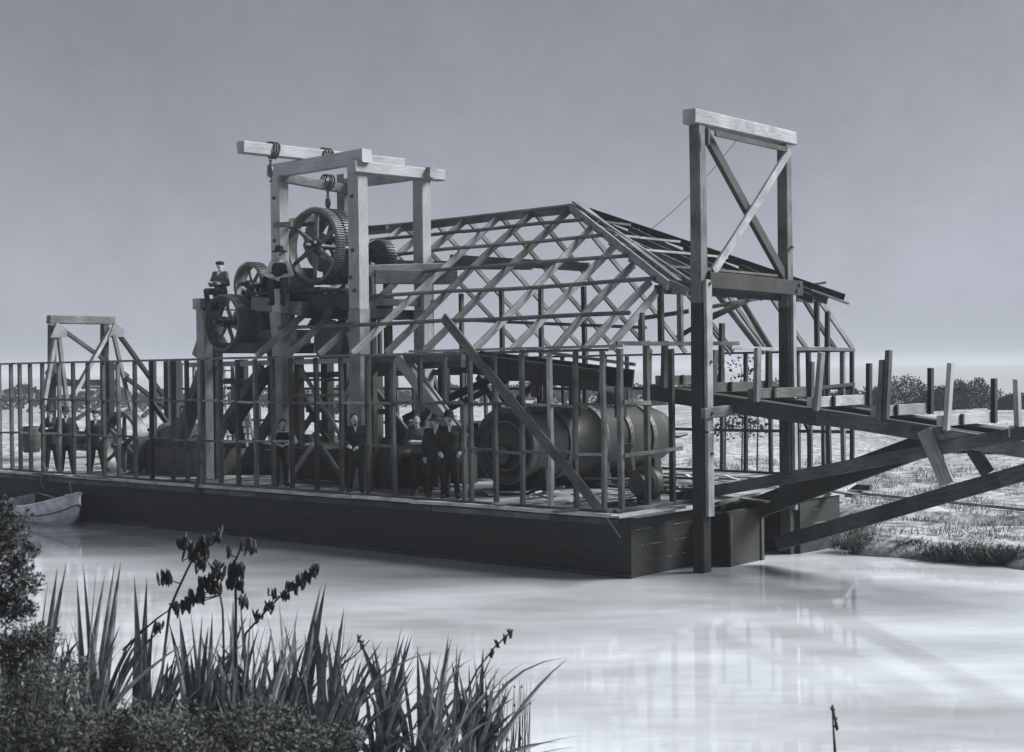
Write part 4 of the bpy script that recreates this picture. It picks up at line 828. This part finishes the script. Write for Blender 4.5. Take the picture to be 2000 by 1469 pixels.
    if top=='vest':
        b=MB(); arms(b,.016,w1=.72); torso(b,.003); solid(MB_t(b,M),'shirt','cloth_shirt',t,.014*scale)
        b=MB(); pts=[j['pel']-V((0,0,.03)),j['wai'],j['che'],j['nek']-V((0,0,.085)),j['nek']-V((0,-.03,.035))]; b.tube(pts,[1]*5,16,ell=[(.19,.145),(.178,.14),(.197,.155),(.165,.125),(.085,.075)]); solid(MB_t(b,M),'waistcoat',topm,t,.014*scale)
    elif top=='shirt':
        b=MB(); arms(b,.018,w1=.35); torso(b,.022); solid(MB_t(b,M),'shirt',topm,t,.015*scale)
    else:
        b=MB(); arms(b,.022,w1=.93); torso(b,.032)
        if pose not in('sit','sitcross'): b.tube([j['pel']-V((0,0,.22)),j['pel'],j['wai']],[1]*3,16,ell=[(.215,.165),(.20,.155),(.175,.14)])
        solid(MB_t(b,M),'jacket',topm,t,.016*scale)
        b=MB(); c=j['nek']+V((0,-.125,-.14)); b.add([c+V((-.035,-.0,.13)),c+V((.035,0,.13)),c+V((.0,-.03,-.06)),c+V((-.035,.03,.13)),c+V((.035,.03,.13)),c+V((.0,0,-.06))],[(0,2,1),(3,4,5),(0,1,4,3),(1,2,5,4),(2,0,3,5)]); MB_t(b,M).build('shirt_front','cloth_shirt',t)
    # hair
    b=MB(); b.ellipsoid(H(0,.032,.055),(.094,.105,.102),16,10); b.ellipsoid(H(0,.07,-.0),(.078,.055,.08),12,8); solid(MB_t(b,M),'hair','hair',t,.012*scale)
    b=MB(); b.ellipsoid(H(0,-.092,-.035),(.034,.016,.012),12,6)
    if beard: b.ellipsoid(H(0,-.078,-.098),(.034,.028,.030))
    if R.random()<.8 or beard: MB_t(b,M).build('moustache','hair',t)
    if hat:
        b=MB()
        if hat=='bowler': prof=[(0,.155),(.004,.165),(.012,.155),(.02,.09),(.06,.088),(.10,.07),(.125,.03),(.13,.002)]
        elif hat=='felt': prof=[(-.005,.15),(.005,.16),(.015,.15),(.02,.092),(.07,.085),(.115,.075),(.12,.04),(.105,.002)]
        else: prof=[(0,.09),(.01,.096),(.03,.102),(.055,.10),(.07,.07),(.075,.002)]
        n_=24; vs=[];fs=[]
        for (z,r) in prof:
            for k in range(n_): q=2*math.pi*k/n_; vs.append(H(1.14*r*math.cos(q),.012+r*1.25*math.sin(q),.058+z*1.15))
        for i in range(len(prof)-1):
            for k in range(n_): a=i*n_+k; c_=i*n_+(k+1)%n_; fs.append((a,c_,c_+n_,a+n_))
        fs.append(tuple(range(n_-1,-1,-1)))
        b.add(vs,fs)
        if hat=='cap': b.ellipsoid(H(0,-.115,.068),(.07,.05,.010),14,6)
        o=MB_t(b,M).build('hat',hatm,t); o.data.shade_smooth()
    return t
def MB_t(b,M):
    # joints are in the figure's own frame; MB_t keeps them there for solid()/build()
    c=MB(); c.f=b.f; c.v=b.v; c.local=True; return c
_build=MB.build
def build2(s,name,m,parent=None,smooth=False,loc=None):
    if getattr(s,'local',False):
        me=bpy.data.meshes.new(name); me.from_pydata(s.v,[],s.f); me.materials.append(MATS[m]); me.update(); return link(bpy.data.objects.new(name,me),WM[parent.name].copy(),parent)
    return _build(s,name,m,parent,smooth,loc)
MB.build=build2
def feet(px,py,y=None):
    return P(px,py,'z',HD)
def toward(loc): d=CP-V(loc); return math.atan2(d.x,-d.y)   # figures look down -Y; turn them to the camera
def st(px,py): q=P(px,py,'z',HD); return q
def stand(px,y,*a,**k):
    z=HD; q=P(px,840,'y',y); return V((q.x,y,HD))
ppl=[(99,.55,'crossed','jacket','cloth_dark','felt',.0,'man in a dark coat and brimmed hat with arms folded at the far left end',1.0),
 (129,.6,'pocket','jacket','cloth_dark','felt',.1,'man in a dark suit and white shirt front standing second from the left',1.0),
 (187,.75,'side','jacket','cloth_dark','cap',-.3,'man in dark clothes and cap standing just left of the flywheel',.97),
 (694,.42,'rail','jacket','cloth_dark',None,.25,'bareheaded man with a dark coat resting a hand on the rail beside the tall post',.99),
 (815,.75,'crossed','shirt','cloth_grey',None,.1,'man in rolled sleeves with bare folded forearms beside two men in hats',.98),
 (850,.62,'side','jacket','cloth_dark','felt',-.1,'man in a dark hat standing between the sleeved man and the coated man',.97),
 (878,.50,'pocket','jacket','cloth_dark','bowler',.1,'man in long dark coat with white collar and bowler hat nearest the boiler',1.02)]
for px,y,pose,top,tm,ht,tn,lb_,s in ppl:
    q=stand(px,y); person(lb_,q,toward(q),pose,top,tm,'cloth_dark',ht,turn=tn,scale=s,beard=(px in(694,129)))
q=stand(549,.62); person('man leaning forward on the rail with pale sleeves next to a thick post',q,toward(q)+.1,'lean','vest','cloth_dark','cloth_dark',None,turn=0,scale=.98,beard=True)
q=P(431,577,'y',1.25); person('man in a cap and jacket sitting with folded arms above the curved spoke pulley',q,toward(q)-.6,'sitcross','jacket','cloth_grey','cloth_dark','cap',turn=.5,scale=.93)
q=P(547,562,'y',.85); person('man with moustache, waistcoat and felt hat sitting on the platform edge',q,toward(q)-.15,'sit','vest','cloth_dark','cloth_dark','felt','cloth_dark',turn=.2,scale=1.02)

# ------------------------------------------------------------------ vegetation
def leafcloud(name,m,parent,centers,n,size,seed,aspect=2.2,droop=0,shell=.0):
    r=random.Random(seed); vs=[];fs=[]; tot=sum(c[1][0]*c[1][1]*c[1][2] for c in centers)
    for (c,rad) in centers:
        k=int(n*rad[0]*rad[1]*rad[2]/tot)
        for _ in range(k):
            while True:
                q=V((r.uniform(-1,1),r.uniform(-1,1),r.uniform(-1,1)))
                if shell<q.length<1+.12*noise.noise(V((q.x*3+c[0],q.y*3,q.z*3)))*3: break
            if noise.noise(V((q.x*2.4+seed,q.y*2.4,q.z*2.4)))<-.16: continue
            p=V(c)+V((q.x*rad[0],q.y*rad[1],q.z*rad[2])); d=(V((r.uniform(-1,1),r.uniform(-1,1),r.uniform(-.4,1)-droop))+q*.5).normalized(); s=d.orthogonal().normalized(); s=(Matrix.Rotation(r.uniform(0,6.28),3,d)@s)
            l=size*r.uniform(.6,1.5); w_=l/aspect*.5; i=len(vs); vs+=[p-s*w_*.3,p+d*l*.5-s*w_,p+d*l,p+d*l*.5+s*w_]; fs.append((i,i+1,i+2,i+3))
    me=bpy.data.meshes.new(name); M=WM[parent.name]; inv=M.inverted(); me.from_pydata([inv@v for v in vs],[],fs); me.materials.append(MATS[m]); me.update()
    return link(bpy.data.objects.new(name,me),M.copy(),parent)
# bushes beyond the field on the right
bl=['small round dark bush at the left of the far row','narrow bush in the far row, behind the flume uprights','tallest spreading dark bush in the far row','low wide bush to the right of the tallest one','dark bush behind the pale upright','broad round bush at the right end of the far row','bush at the right edge of the photo','low dark bush far off behind the gallows post']
for k,(px,top,wd) in enumerate(((1655,750,34),(1703,758,36),(1768,733,62),(1828,756,42),(1866,742,40),(1905,740,52),(1985,768,48),(1600,757,40))):
    dep=96+k%3*2; base=PD(px,803,dep); base.z=.4; top_z=PD(px,top,dep).z; h_=top_z-.4; w_=1.08*wd/FPX*dep
    t=thing('bush',base,bl[k],'bush','bushes beyond the field')
    cc=[((base.x+cR.x*dx*w_,base.y+cR.y*dx*w_,.4+h_*hz_),(w_*rx,w_*rx,h_*rz)) for dx,hz_,rx,rz in ((0,.5,.6,.48),(-.5,.36,.5,.38),(.5,.38,.5,.38),(.15,.7,.32,.3),(-.25,.62,.3,.28),(.4,.2,.4,.25),(-.4,.18,.45,.22))]
    leafcloud('foliage','leaf_far',t,cc,6500,.17,k+5)
    b=MB(); b.tube([base-V((0,0,.2)),base+V((.1,0,h_*.5))],[.12,.05],6); b.build('trunk','wood_dark',t)
# saplings right behind the house
for k,(px,top,dep) in enumerate(((1415,712,44),(1448,706,45),(1478,703,44.5))):
    base=PD(px,860,dep); base.z=.35; tz=PD(px,top,dep).z; t=thing('sapling',base,('leafy sapling behind the flume, leftmost of three','leafy sapling behind the flume, middle of three','leafy sapling behind the flume, rightmost of three')[k],'tree','saplings behind the flume')
    hh=tz-.35; b=MB(); b.tube([base,base+V((.05,0,hh*.5)),base+V((0,.05,hh*.97))],[.03,.02,.008],6); b.build('trunk','wood_dark',t)
    cc=[((base.x+R.uniform(-.3,.3),base.y+R.uniform(-.2,.2),.35+hh*z),(.22,.22,.2)) for z in (.5,.6,.68,.76,.84,.93,.98)]+[((base.x,base.y,.35+hh*.45),(.45,.4,.5))]
    leafcloud('foliage','leaf_dark',t,cc,420,.10,40+k,aspect=1.3)
# low scrub on the far left horizon: one indistinct band
vs=[];
scr=thing('scrub',PD(500,790,150),'','x'); bpy.data.objects.remove(scr)
b=MB(); r=random.Random(3)
for i in range(9000):
    px=r.uniform(-80,1560); dep=r.uniform(120,170); hh=(1.1+1.7*max(0,noise.noise(V((px*.012,1,0)))+.25))*r.random()**.7; q=PD(px,760,dep); q=V((q.x,q.y,.35+hh)); s=r.uniform(.2,.5)
    d=V((r.uniform(-1,1),r.uniform(-1,1),r.uniform(-.5,1))).normalized()*s; e=d.orthogonal().normalized()*s*.5; b.add([q-e,q+d,q+e,q-d*.6],[(0,1,2,3)])
tag(b.build('scrub_band','leaf_shrub'),kind='stuff',label='low indistinct scrub along the far side of the field',cat='scrub')

# flax
def flax_leaf(b,base,tip,width,bend,r):
    d=tip-base; L_=d.length; mid=base+d*.5+V((0,0,1))*L_*bend*.25-V((d.x,d.y,0))*bend*.35
    side=d.cross(V((0,0,1))); side=side.normalized() if side.length>1e-3 else V((1,0,0)); side=(Matrix.Rotation(r.uniform(-1.2,1.2),3,d.normalized())@side)
    nrm=side.cross(d).normalized(); n=7; vs=[];fs=[]
    for i in range(n+1):
        s=i/n; p=base*(1-s)**2+mid*2*s*(1-s)+tip*s*s; w_=width*(.55+.9*s-1.45*s*s if s>.35 else .55+.38*s/.35*.5)*.5; w_=max(w_, .002)
        if s>.35: w_=width*.5*(.80-.78*((s-.35)/.65)**1.6)
        vs+=[p-side*w_+nrm*w_*.35,p-nrm*w_*.15,p+side*w_+nrm*w_*.35]
    for i in range(n): a=i*3; fs+=[(a,a+1,a+4,a+3),(a+1,a+2,a+5,a+4)]
    b.add(vs,fs)
clumps=[(60,11.3,.5,34),(175,11.6,.5,34),(290,11.9,.45,30),(395,11.9,.4,40),(475,11.6,.45,40),(560,12.0,.4,34),(650,11.7,.4,30),(745,12.0,.35,26),(835,11.8,.35,20),(925,12.1,.3,26),(-40,11.4,.5,30)]
hero={0:[(112,1110),(130,1098),(95,1125)],1:[(162,1098),(190,1094),(205,1122),(225,1094),(236,1097),(150,1130)],2:[(262,1125),(287,1128),(284,1176),(262,1180)],
 3:[(330,1215),(350,1200),(372,1190),(395,1200),(415,1195)],4:[(440,1180),(455,1170),(468,1165),(490,1195),(520,1215)],5:[(545,1178),(583,1179),(562,1205),(576,1210),(627,1143),(636,1141)],
 6:[(612,1200),(614,1206),(640,1240),(672,1187),(677,1192),(662,1225)],7:[(727,1248),(733,1268),(757,1262),(784,1226),(790,1240),(805,1240)],8:[(818,1272),(841,1272),(832,1295),(876,1240),(882,1246)],9:[(916,1292),(944,1265),(925,1278),(970,1302),(960,1334),(896,1310),(990,1345)],10:[]}
fll=['flax bush at the left edge behind the fine leaved shrub','flax bush with upright blades left of the lying flower stalk','flax bush where the lying flower stalk begins','dense flax bush under the tallest seed heads','dense flax bush with the branched seed stalk','flax bush with the arching stalk of pods','flax bush right of the arching pod stalk','flax bush with crossing pale blades','flax bush with two tall leaning blades','flax bush at the right end with the thin leaning stalk','flax bush outside the left edge of the shrub']
FX=[]
for k,(px,dep,bz,n_) in enumerate(clumps):
    base=PD(px,1500,dep); base.z=bz; n_=int(n_*1.7); t=thing('flax_bush',base,fll[k],'flax','flax bushes on the near bank'); FX.append(t); r=random.Random(100+k); b=MB()
    for (tx,ty) in hero[k]:
        tip=PD(tx,ty,dep+r.uniform(-.4,.4)); flax_leaf(b,base+V((r.uniform(-.1,.1),r.uniform(-.1,.1),0))+ (tip-base).cross(V((0,0,1)))*.02,tip,r.uniform(.075,.115),r.uniform(0,.25),r)
    for i in range(n_):
        ty=(1185+230*r.random()**.8)+max(0,(px-500))*.14; tx=px+r.gauss(38,50); tip=PD(tx,ty,dep+r.gauss(0,.5))
        flax_leaf(b,base+V((r.gauss(0,.09),r.gauss(0,.09),0)),tip,r.uniform(.04,.10),r.uniform(0,.9)**1.5,r)
    me=b.build('leaves','leaf_flax',t)
    b=MB()
    for i in range(5 if k<5 else 9):
        ty=1215+200*r.random()+max(0,px-500)*.12; tip=PD(px+r.gauss(55,60),ty,dep-r.uniform(.1,.6)); flax_leaf(b,base+V((r.gauss(0,.1),r.gauss(0,.1),0)),tip,r.uniform(.04,.08),r.uniform(.2,1.1),r)
    b.build('pale_leaves','leaf_pale',t)
def stalk(t,pts,dep,pods,rad=.014,sz=1.0):
    W_=[PD(x,y,dep) for x,y in pts]; sm=[]
    for i in range(len(W_)-1):
        for k in range(4): sm.append(W_[i].lerp(W_[i+1],k/4))
    sm.append(W_[-1]); b=MB(); b.tube(sm,[rad*(1-.55*i/len(sm)) for i in range(len(sm))],7); s=b.build('flower_stalk','pod',t,smooth=True)
    r=random.Random(int(pts[0][0])+len(pods))
    for (x,y,rp_,n_) in pods:
        g=MB(); n_=int(n_*2.0)+1; c=PD(x,y,dep); rr=rp_/FPX*dep
        near_=min(sm,key=lambda q:(q-c).length); g.tube([near_,near_.lerp(c,.5)+V((0,0,-.01)),c],[.006,.005,.005],5)
        for i in range(n_):
            o_=V((r.gauss(0,1),r.gauss(0,1),r.gauss(0,.8)))*rr*.5; ax=V((r.gauss(0,.25),r.gauss(0,.25),1)).normalized(); q=c+o_; l=r.uniform(.07,.115)*sz
            g.tube([c,q-ax*l*.5,q-ax*l*.2,q+ax*l*.15,q+ax*l*.42,q+ax*l*.55],[.003,.006,.011*sz,.013*sz,.008*sz,.002],6)
        g.build('seed_pods','pod',s)
stalk(FX[3],[(300,1470),(318,1300),(331,1191),(347,1153),(371,1102),(387,1077),(410,1066),(432,1049)],11.8,[(327,1128,13,8),(362,1060,12,7),(383,1080,18,14),(398,1058,10,6),(392,1104,12,7),(428,1048,8,4),(345,1185,9,5)])
stalk(FX[4],[(436,1470),(437,1268),(435,1191),(425,1134),(402,1089)],11.7,[(402,1140,15,12),(425,1115,13,10),(418,1150,10,6),(380,1168,12,8),(392,1160,10,6),(366,1180,12,8)],.012)
stalk(FX[4],[(463,1470),(461,1258),(460,1134),(457,1102),(468,1076),(474,1049)],11.6,[(455,1113,11,9),(471,1115,11,9),(470,1143,8,5),(486,1066,11,7),(447,1080,7,3),(452,1140,9,5),(475,1176,7,4)])
stalk(FX[5],[(470,1300),(480,1237),(518,1195),(547,1165),(577,1146),(600,1128),(618,1112)],12.0,[(535,1160,7,5),(556,1162,8,5),(565,1145,7,4),(578,1150,7,5),(582,1132,6,4),(592,1140,7,5),(594,1125,6,5),(604,1128,6,5),(610,1118,6,5),(616,1112,6,6),(524,1183,8,5),(505,1205,10,6)],.011,.8)
stalk(FX[2],[(240,1270),(280,1231),(308,1207),(330,1192)],11.9,[(310,1225,8,4)],.012)
stalk(FX[9],[(880,1470),(905,1363),(932,1309),(966,1264),(1003,1230)],12.0,[(961,1276,4,2),(970,1258,3,2),(986,1247,4,3),(996,1237,3,2)],.011,.7)
stalk(FX[6],[(640,1470),(665,1300),(688,1285),(709,1265),(722,1250)],11.8,[(706,1258,4,2),(700,1248,3,2)],.008,.6)
# sedge at right of the flax
se=thing('sedge_tuft',PD(1020,1500,12),'thin wispy sedge stems right of the flax','sedge'); b=MB(); r=random.Random(9)
for i in range(40):
    x=r.uniform(975,1045); y=r.uniform(1325,1440); A=PD(x+r.uniform(-14,6),1500,12.1); B=PD(x,y,12.1); b.tube([A,A.lerp(B,.5)+V((0,0,.01)),B],[.004,.0035,.0015],4)
    if r.random()<.3: b.ellipsoid(B-V((0,0,.03)),(.009,.009,.014),6,4)
b.build('stems','leaf_flax',se)
rd=thing('reed',PD(1632,1560,9),'single dark reed head rising from the water at the bottom right','reed'); b=MB(); A=PD(1640,1600,9); B=PD(1625,1383,9); b.tube([A,A.lerp(B,.6),B],[.012,.01,.003],6); b.build('stem','leaf_dark',rd)
b=MB(); r=random.Random(4)
for i in range(40):
    s=r.uniform(0,1); q=PD(1634-9*s,1430-44*s,9); d=V((r.gauss(0,.3),r.gauss(0,.3),1)).normalized()*.035; b.tube([q,q+d*.5+V((.004,0,0)),q+d],[.003,.006,.001],4)
b.build('seed_head','leaf_dark',rd)
# fine leaved shrubs in the near corner
def shrub(px,py,dep,rx,rz,n,label,seed,m='leaf_shrub',size=.028,base_z=1.4):
    c=PD(px,py,dep); base=V((c.x,c.y,min(base_z,c.z-.2))); t=thing('shrub',base,label,'shrub','fine leaved shrubs in the near corner'); r=random.Random(seed); k=FPX/dep
    RX=rx/k; RZ=rz/k; b=MB()
    cc=[]
    for i in range(16):
        a=r.uniform(0,6.28); el=r.uniform(-.2,1); q=c+V((math.cos(a)*RX*r.uniform(.4,1),math.sin(a)*RX*r.uniform(.3,.9),RZ*el*r.uniform(.5,1))); b.tube([base,base.lerp(q,.5)+V((0,0,-.03)),q],[.014,.009,.003],5); cc.append((tuple(q),(RX*.42,RX*.42,RZ*.30)))
    cc.append((tuple(c-V((0,0,RZ*.4))),(RX*.8,RX*.7,RZ*.6))); b.build('branches','wood_dark',t)
    leafcloud('foliage',m,t,cc,n,size,seed,aspect=3.2)
shrub(60,1430,7.6,120,120,15000,'fine leaved dark shrub in the bottom left corner',11)
shrub(215,1465,7.8,110,105,14000,'fine leaved shrub second from the bottom left corner',12)
shrub(370,1475,7.4,120,100,14000,'fine leaved shrub below the dense flax',13)
shrub(520,1470,7.6,110,95,12000,'fine leaved shrub below the arching pod stalk',14)
shrub(640,1490,7.9,70,80,6000,'low fine leaved shrub at the right end of the near foliage',15)
shrub(40,1270,8.6,70,60,5000,'fine leaved shrub in front of the leftmost flax',16,size=.03)
# dark overhanging branchy tree at the left edge
tb=PD(-60,1500,8.5); tb.z=1.2; tt=thing('tree',tb,'dark feathery tree reaching in at the left edge beside the rowing boat','tree'); b=MB(); tp=PD(-40,960,8.5); b.tube([tb,tb.lerp(tp,.5)+V((.05,0,0)),tp],[.06,.04,.015],8); b.build('trunk','wood_dark',tt)
cc=[]
for (x,y,rr) in ((-10,1010,42),(20,1050,36),(40,1085,34),(15,1120,45),(42,1150,36),(70,1135,20),(66,1075,16),(25,1190,40),(-40,1060,60),(-40,1180,60),(0,985,28),(48,1195,26),(45,1010,18)):
    q=PD(x,y,8.5); k=8.5/FPX*rr; cc.append((tuple(q),(k,k,k*.62)))
leafcloud('crown','leaf_dark',tt,cc,12000,.032,77,aspect=3)
# tussocks along the far water's edge and grass on the bank
tl=[]
k=0
for px,py in ((1672,1050),(1705,1046),(1740,1052),(1775,1056),(1822,1058),(1848,1052),(1884,1064),(1912,1060),(1944,1068),(1975,1075),(2000,1092),(1662,1068),(1690,1062),(1722,1066),(1752,1058),(1784,1072),(1806,1060),(1834,1082),(1856,1070),(1880,1086),(1908,1080),(1934,1090),(1962,1088),(1760,1040),(1800,1030)):
    base=P(px,py,'z',.12); t=thing('grass_tussock',base,'dark grass tussock at the water edge below the flume','grass tussock','dark grass tussocks along the far water edge'); r=random.Random(200+k); k+=1; b=MB()
    for i in range(300):
        a=r.uniform(0,6.28); ln=r.uniform(.15,.55); o=V((r.gauss(0,.20),r.gauss(0,.12),-.05)); d=V((math.cos(a)*.6,math.sin(a)*.6,r.uniform(.5,1.2))).normalized(); s=V((-d.y,d.x,0)).normalized()*.009; p0=base+o; p1=p0+d*ln*.6; p2=p0+d*ln-V((0,0,ln*.28)); b.add([p0-s,p0+s,p1+s,p1-s,p2],[(0,1,2,3),(3,2,4)])
    b.build('blades','tussock',t)
b=MB(); r=random.Random(21)
for i in range(60000):
    if i%3: y_=r.uniform(5,24); x_=r.uniform(-14,9)
    else: y_=r.uniform(10.8,55); x_=r.uniform(-50,12)
    z=ground_h(x_,y_)
    if z<.12 : continue
    if noise.noise(V((x_*.8,y_*.8,2)))<-.05: continue
    ln=r.uniform(.06,.24); d=V((r.gauss(0,.4),r.gauss(0,.4),1)).normalized()*ln; s=V((r.uniform(-1,1),r.uniform(-1,1),0)).normalized()*.010; p0=V((x_,y_,z-.01)); b.add([p0-s,p0+s,p0+d],[(0,1,2)])
tag(b.build('field_grass','grass_blade'),kind='stuff',label='short pale grass growing over the field and bank',cat='grass')
# things lying in the field
for k,(px,py,pl,l_) in enumerate(((1425,879,13.5,'dark driftwood lump lying left in the field seen past the gallows post'),(1452,876,13.8,'dark driftwood lump lying right in the field seen past the gallows post'),(1652,884,13.0,'dark rounded boulder in the field behind the far wall corner'))):
    c=P(px,py,'y',pl); c.z=ground_h(c.x,c.y)+.12; b=MB(); b.ellipsoid(c,(.42,.3,.13),14,9); b.v=[tuple(V(v)+V((noise.noise(V(v)*3),noise.noise(V(v)*3+V((5,0,0))),noise.noise(V(v)*3+V((0,5,0)))))*.16) for v in b.v]; tag(b.build('driftwood' if k!=2 else 'boulder','stone',loc=c),l_,'driftwood' if k!=2 else 'boulder')
A=P(1372,868,'y',13.2); tag(board('log',V((A.x,13.2,.5)),V((A.x+2.4,13.6,.62)),.07,.06,'wood_dark'),'thin dark pole lying across the driftwood in the field','pole')
for k,(px,py,l_) in enumerate(((1290,912,'pale broken crate on the field behind the deckhouse end'),(1422,905,'pale slatted crate behind the far wall studs'),(1612,905,'small pale box behind the far wall posts'))):
    c=P(px,py,'y',11.6); c.z=.6; t=thing('crate',(c.x,c.y,.36),l_,'crate')
    for i in range(5): board('slat',c+V((-.35,-.3,-.22+i*.11)),c+V((.35,-.3,-.22+i*.11)),.02,.085,'wood_light',t,hint=(0,1,0)); board('slat',c+V((.36,-.3,-.22+i*.11)),c+V((.36,.3,-.22+i*.11)),.02,.085,'wood_light',t,hint=(1,0,0))
A=P(1680,936,'y',8.5); tag(board('long_pole',V((-4,14,.42)),V((7,9.9,.44)),.07,.07,'wood_light',None,segs=6),'long pale pole lying on the grass behind the flume','pole')

# ------------------------------------------------------------------ light
SD=V((.50,.60,.66)).normalized()
sl_=bpy.data.lights.new('sun','SUN'); sl_.energy=5.0; sl_.angle=math.radians(26); sl_.color=(1,.99,.97); so=bpy.data.objects.new('sun',sl_); COL.objects.link(so); so.rotation_euler=(-SD).to_track_quat('-Z','Y').to_euler()
wd=bpy.data.worlds.new('World'); sc.world=wd; wd.use_nodes=True; nt=wd.node_tree; N=nt.nodes; L=nt.links; bg=N['Background']
sk=N.new('ShaderNodeTexSky'); sk.sky_type='NISHITA'; sk.sun_disc=False; sk.sun_elevation=math.asin(SD.z); sk.sun_rotation=math.atan2(SD.x,SD.y); sk.dust_density=.8; sk.air_density=1.0; sk.ozone_density=1
bw=N.new('ShaderNodeRGBToBW'); L.new(sk.outputs[0],bw.inputs[0])
pw=N.new('ShaderNodeMath'); pw.operation='POWER'; pw.inputs[1].default_value=.8; L.new(bw.outputs[0],pw.inputs[0])
tcw=N.new('ShaderNodeTexCoord'); cl=N.new('ShaderNodeTexNoise'); cl.inputs['Scale'].default_value=5; cl.inputs['Detail'].default_value=13; cl.inputs['Roughness'].default_value=.82; L.new(tcw.outputs['Generated'],cl.inputs['Vector'])
cm=N.new('ShaderNodeMapRange'); cm.inputs['From Min'].default_value=.3; cm.inputs['From Max'].default_value=.7; cm.inputs['To Min'].default_value=.87; cm.inputs['To Max'].default_value=1.13; L.new(cl.outputs['Fac'],cm.inputs[0])
pm=N.new('ShaderNodeMath'); pm.operation='MULTIPLY'; L.new(pw.outputs[0],pm.inputs[0]); L.new(cm.outputs[0],pm.inputs[1]); pw=pm
mu=N.new('ShaderNodeVectorMath'); mu.operation='SCALE'; cc_=N.new('ShaderNodeCombineXYZ'); cc_.inputs[0].default_value=.925; cc_.inputs[1].default_value=.985; cc_.inputs[2].default_value=1.13
L.new(cc_.outputs[0],mu.inputs[0]); L.new(pw.outputs[0],mu.inputs['Scale']); L.new(mu.outputs[0],bg.inputs['Color']); bg.inputs['Strength'].default_value=.055
sc.view_settings.view_transform='Standard'; sc.view_settings.look='None'; sc.view_settings.exposure=1.0; sc.view_settings.gamma=1

EXT=max(abs(v) for v in xs+ys)+20; hzb=MB(); hzb.box((0,0,7),(2*EXT,2*EXT,18)); hz_o=hzb.build('haze','hill'); tag(hz_o,kind='stuff')
hm=bpy.data.materials.new('haze'); hm.use_nodes=True; n_=hm.node_tree.nodes; l_=hm.node_tree.links; n_.remove(n_['Principled BSDF']); pv=n_.new('ShaderNodeVolumePrincipled'); pv.inputs['Color'].default_value=(.70,.75,.83,1); pv.inputs['Density'].default_value=.0008; pv.inputs['Anisotropy'].default_value=.0
l_.new(pv.outputs[0],n_['Material Output'].inputs['Volume']); hz_o.data.materials[0]=hm
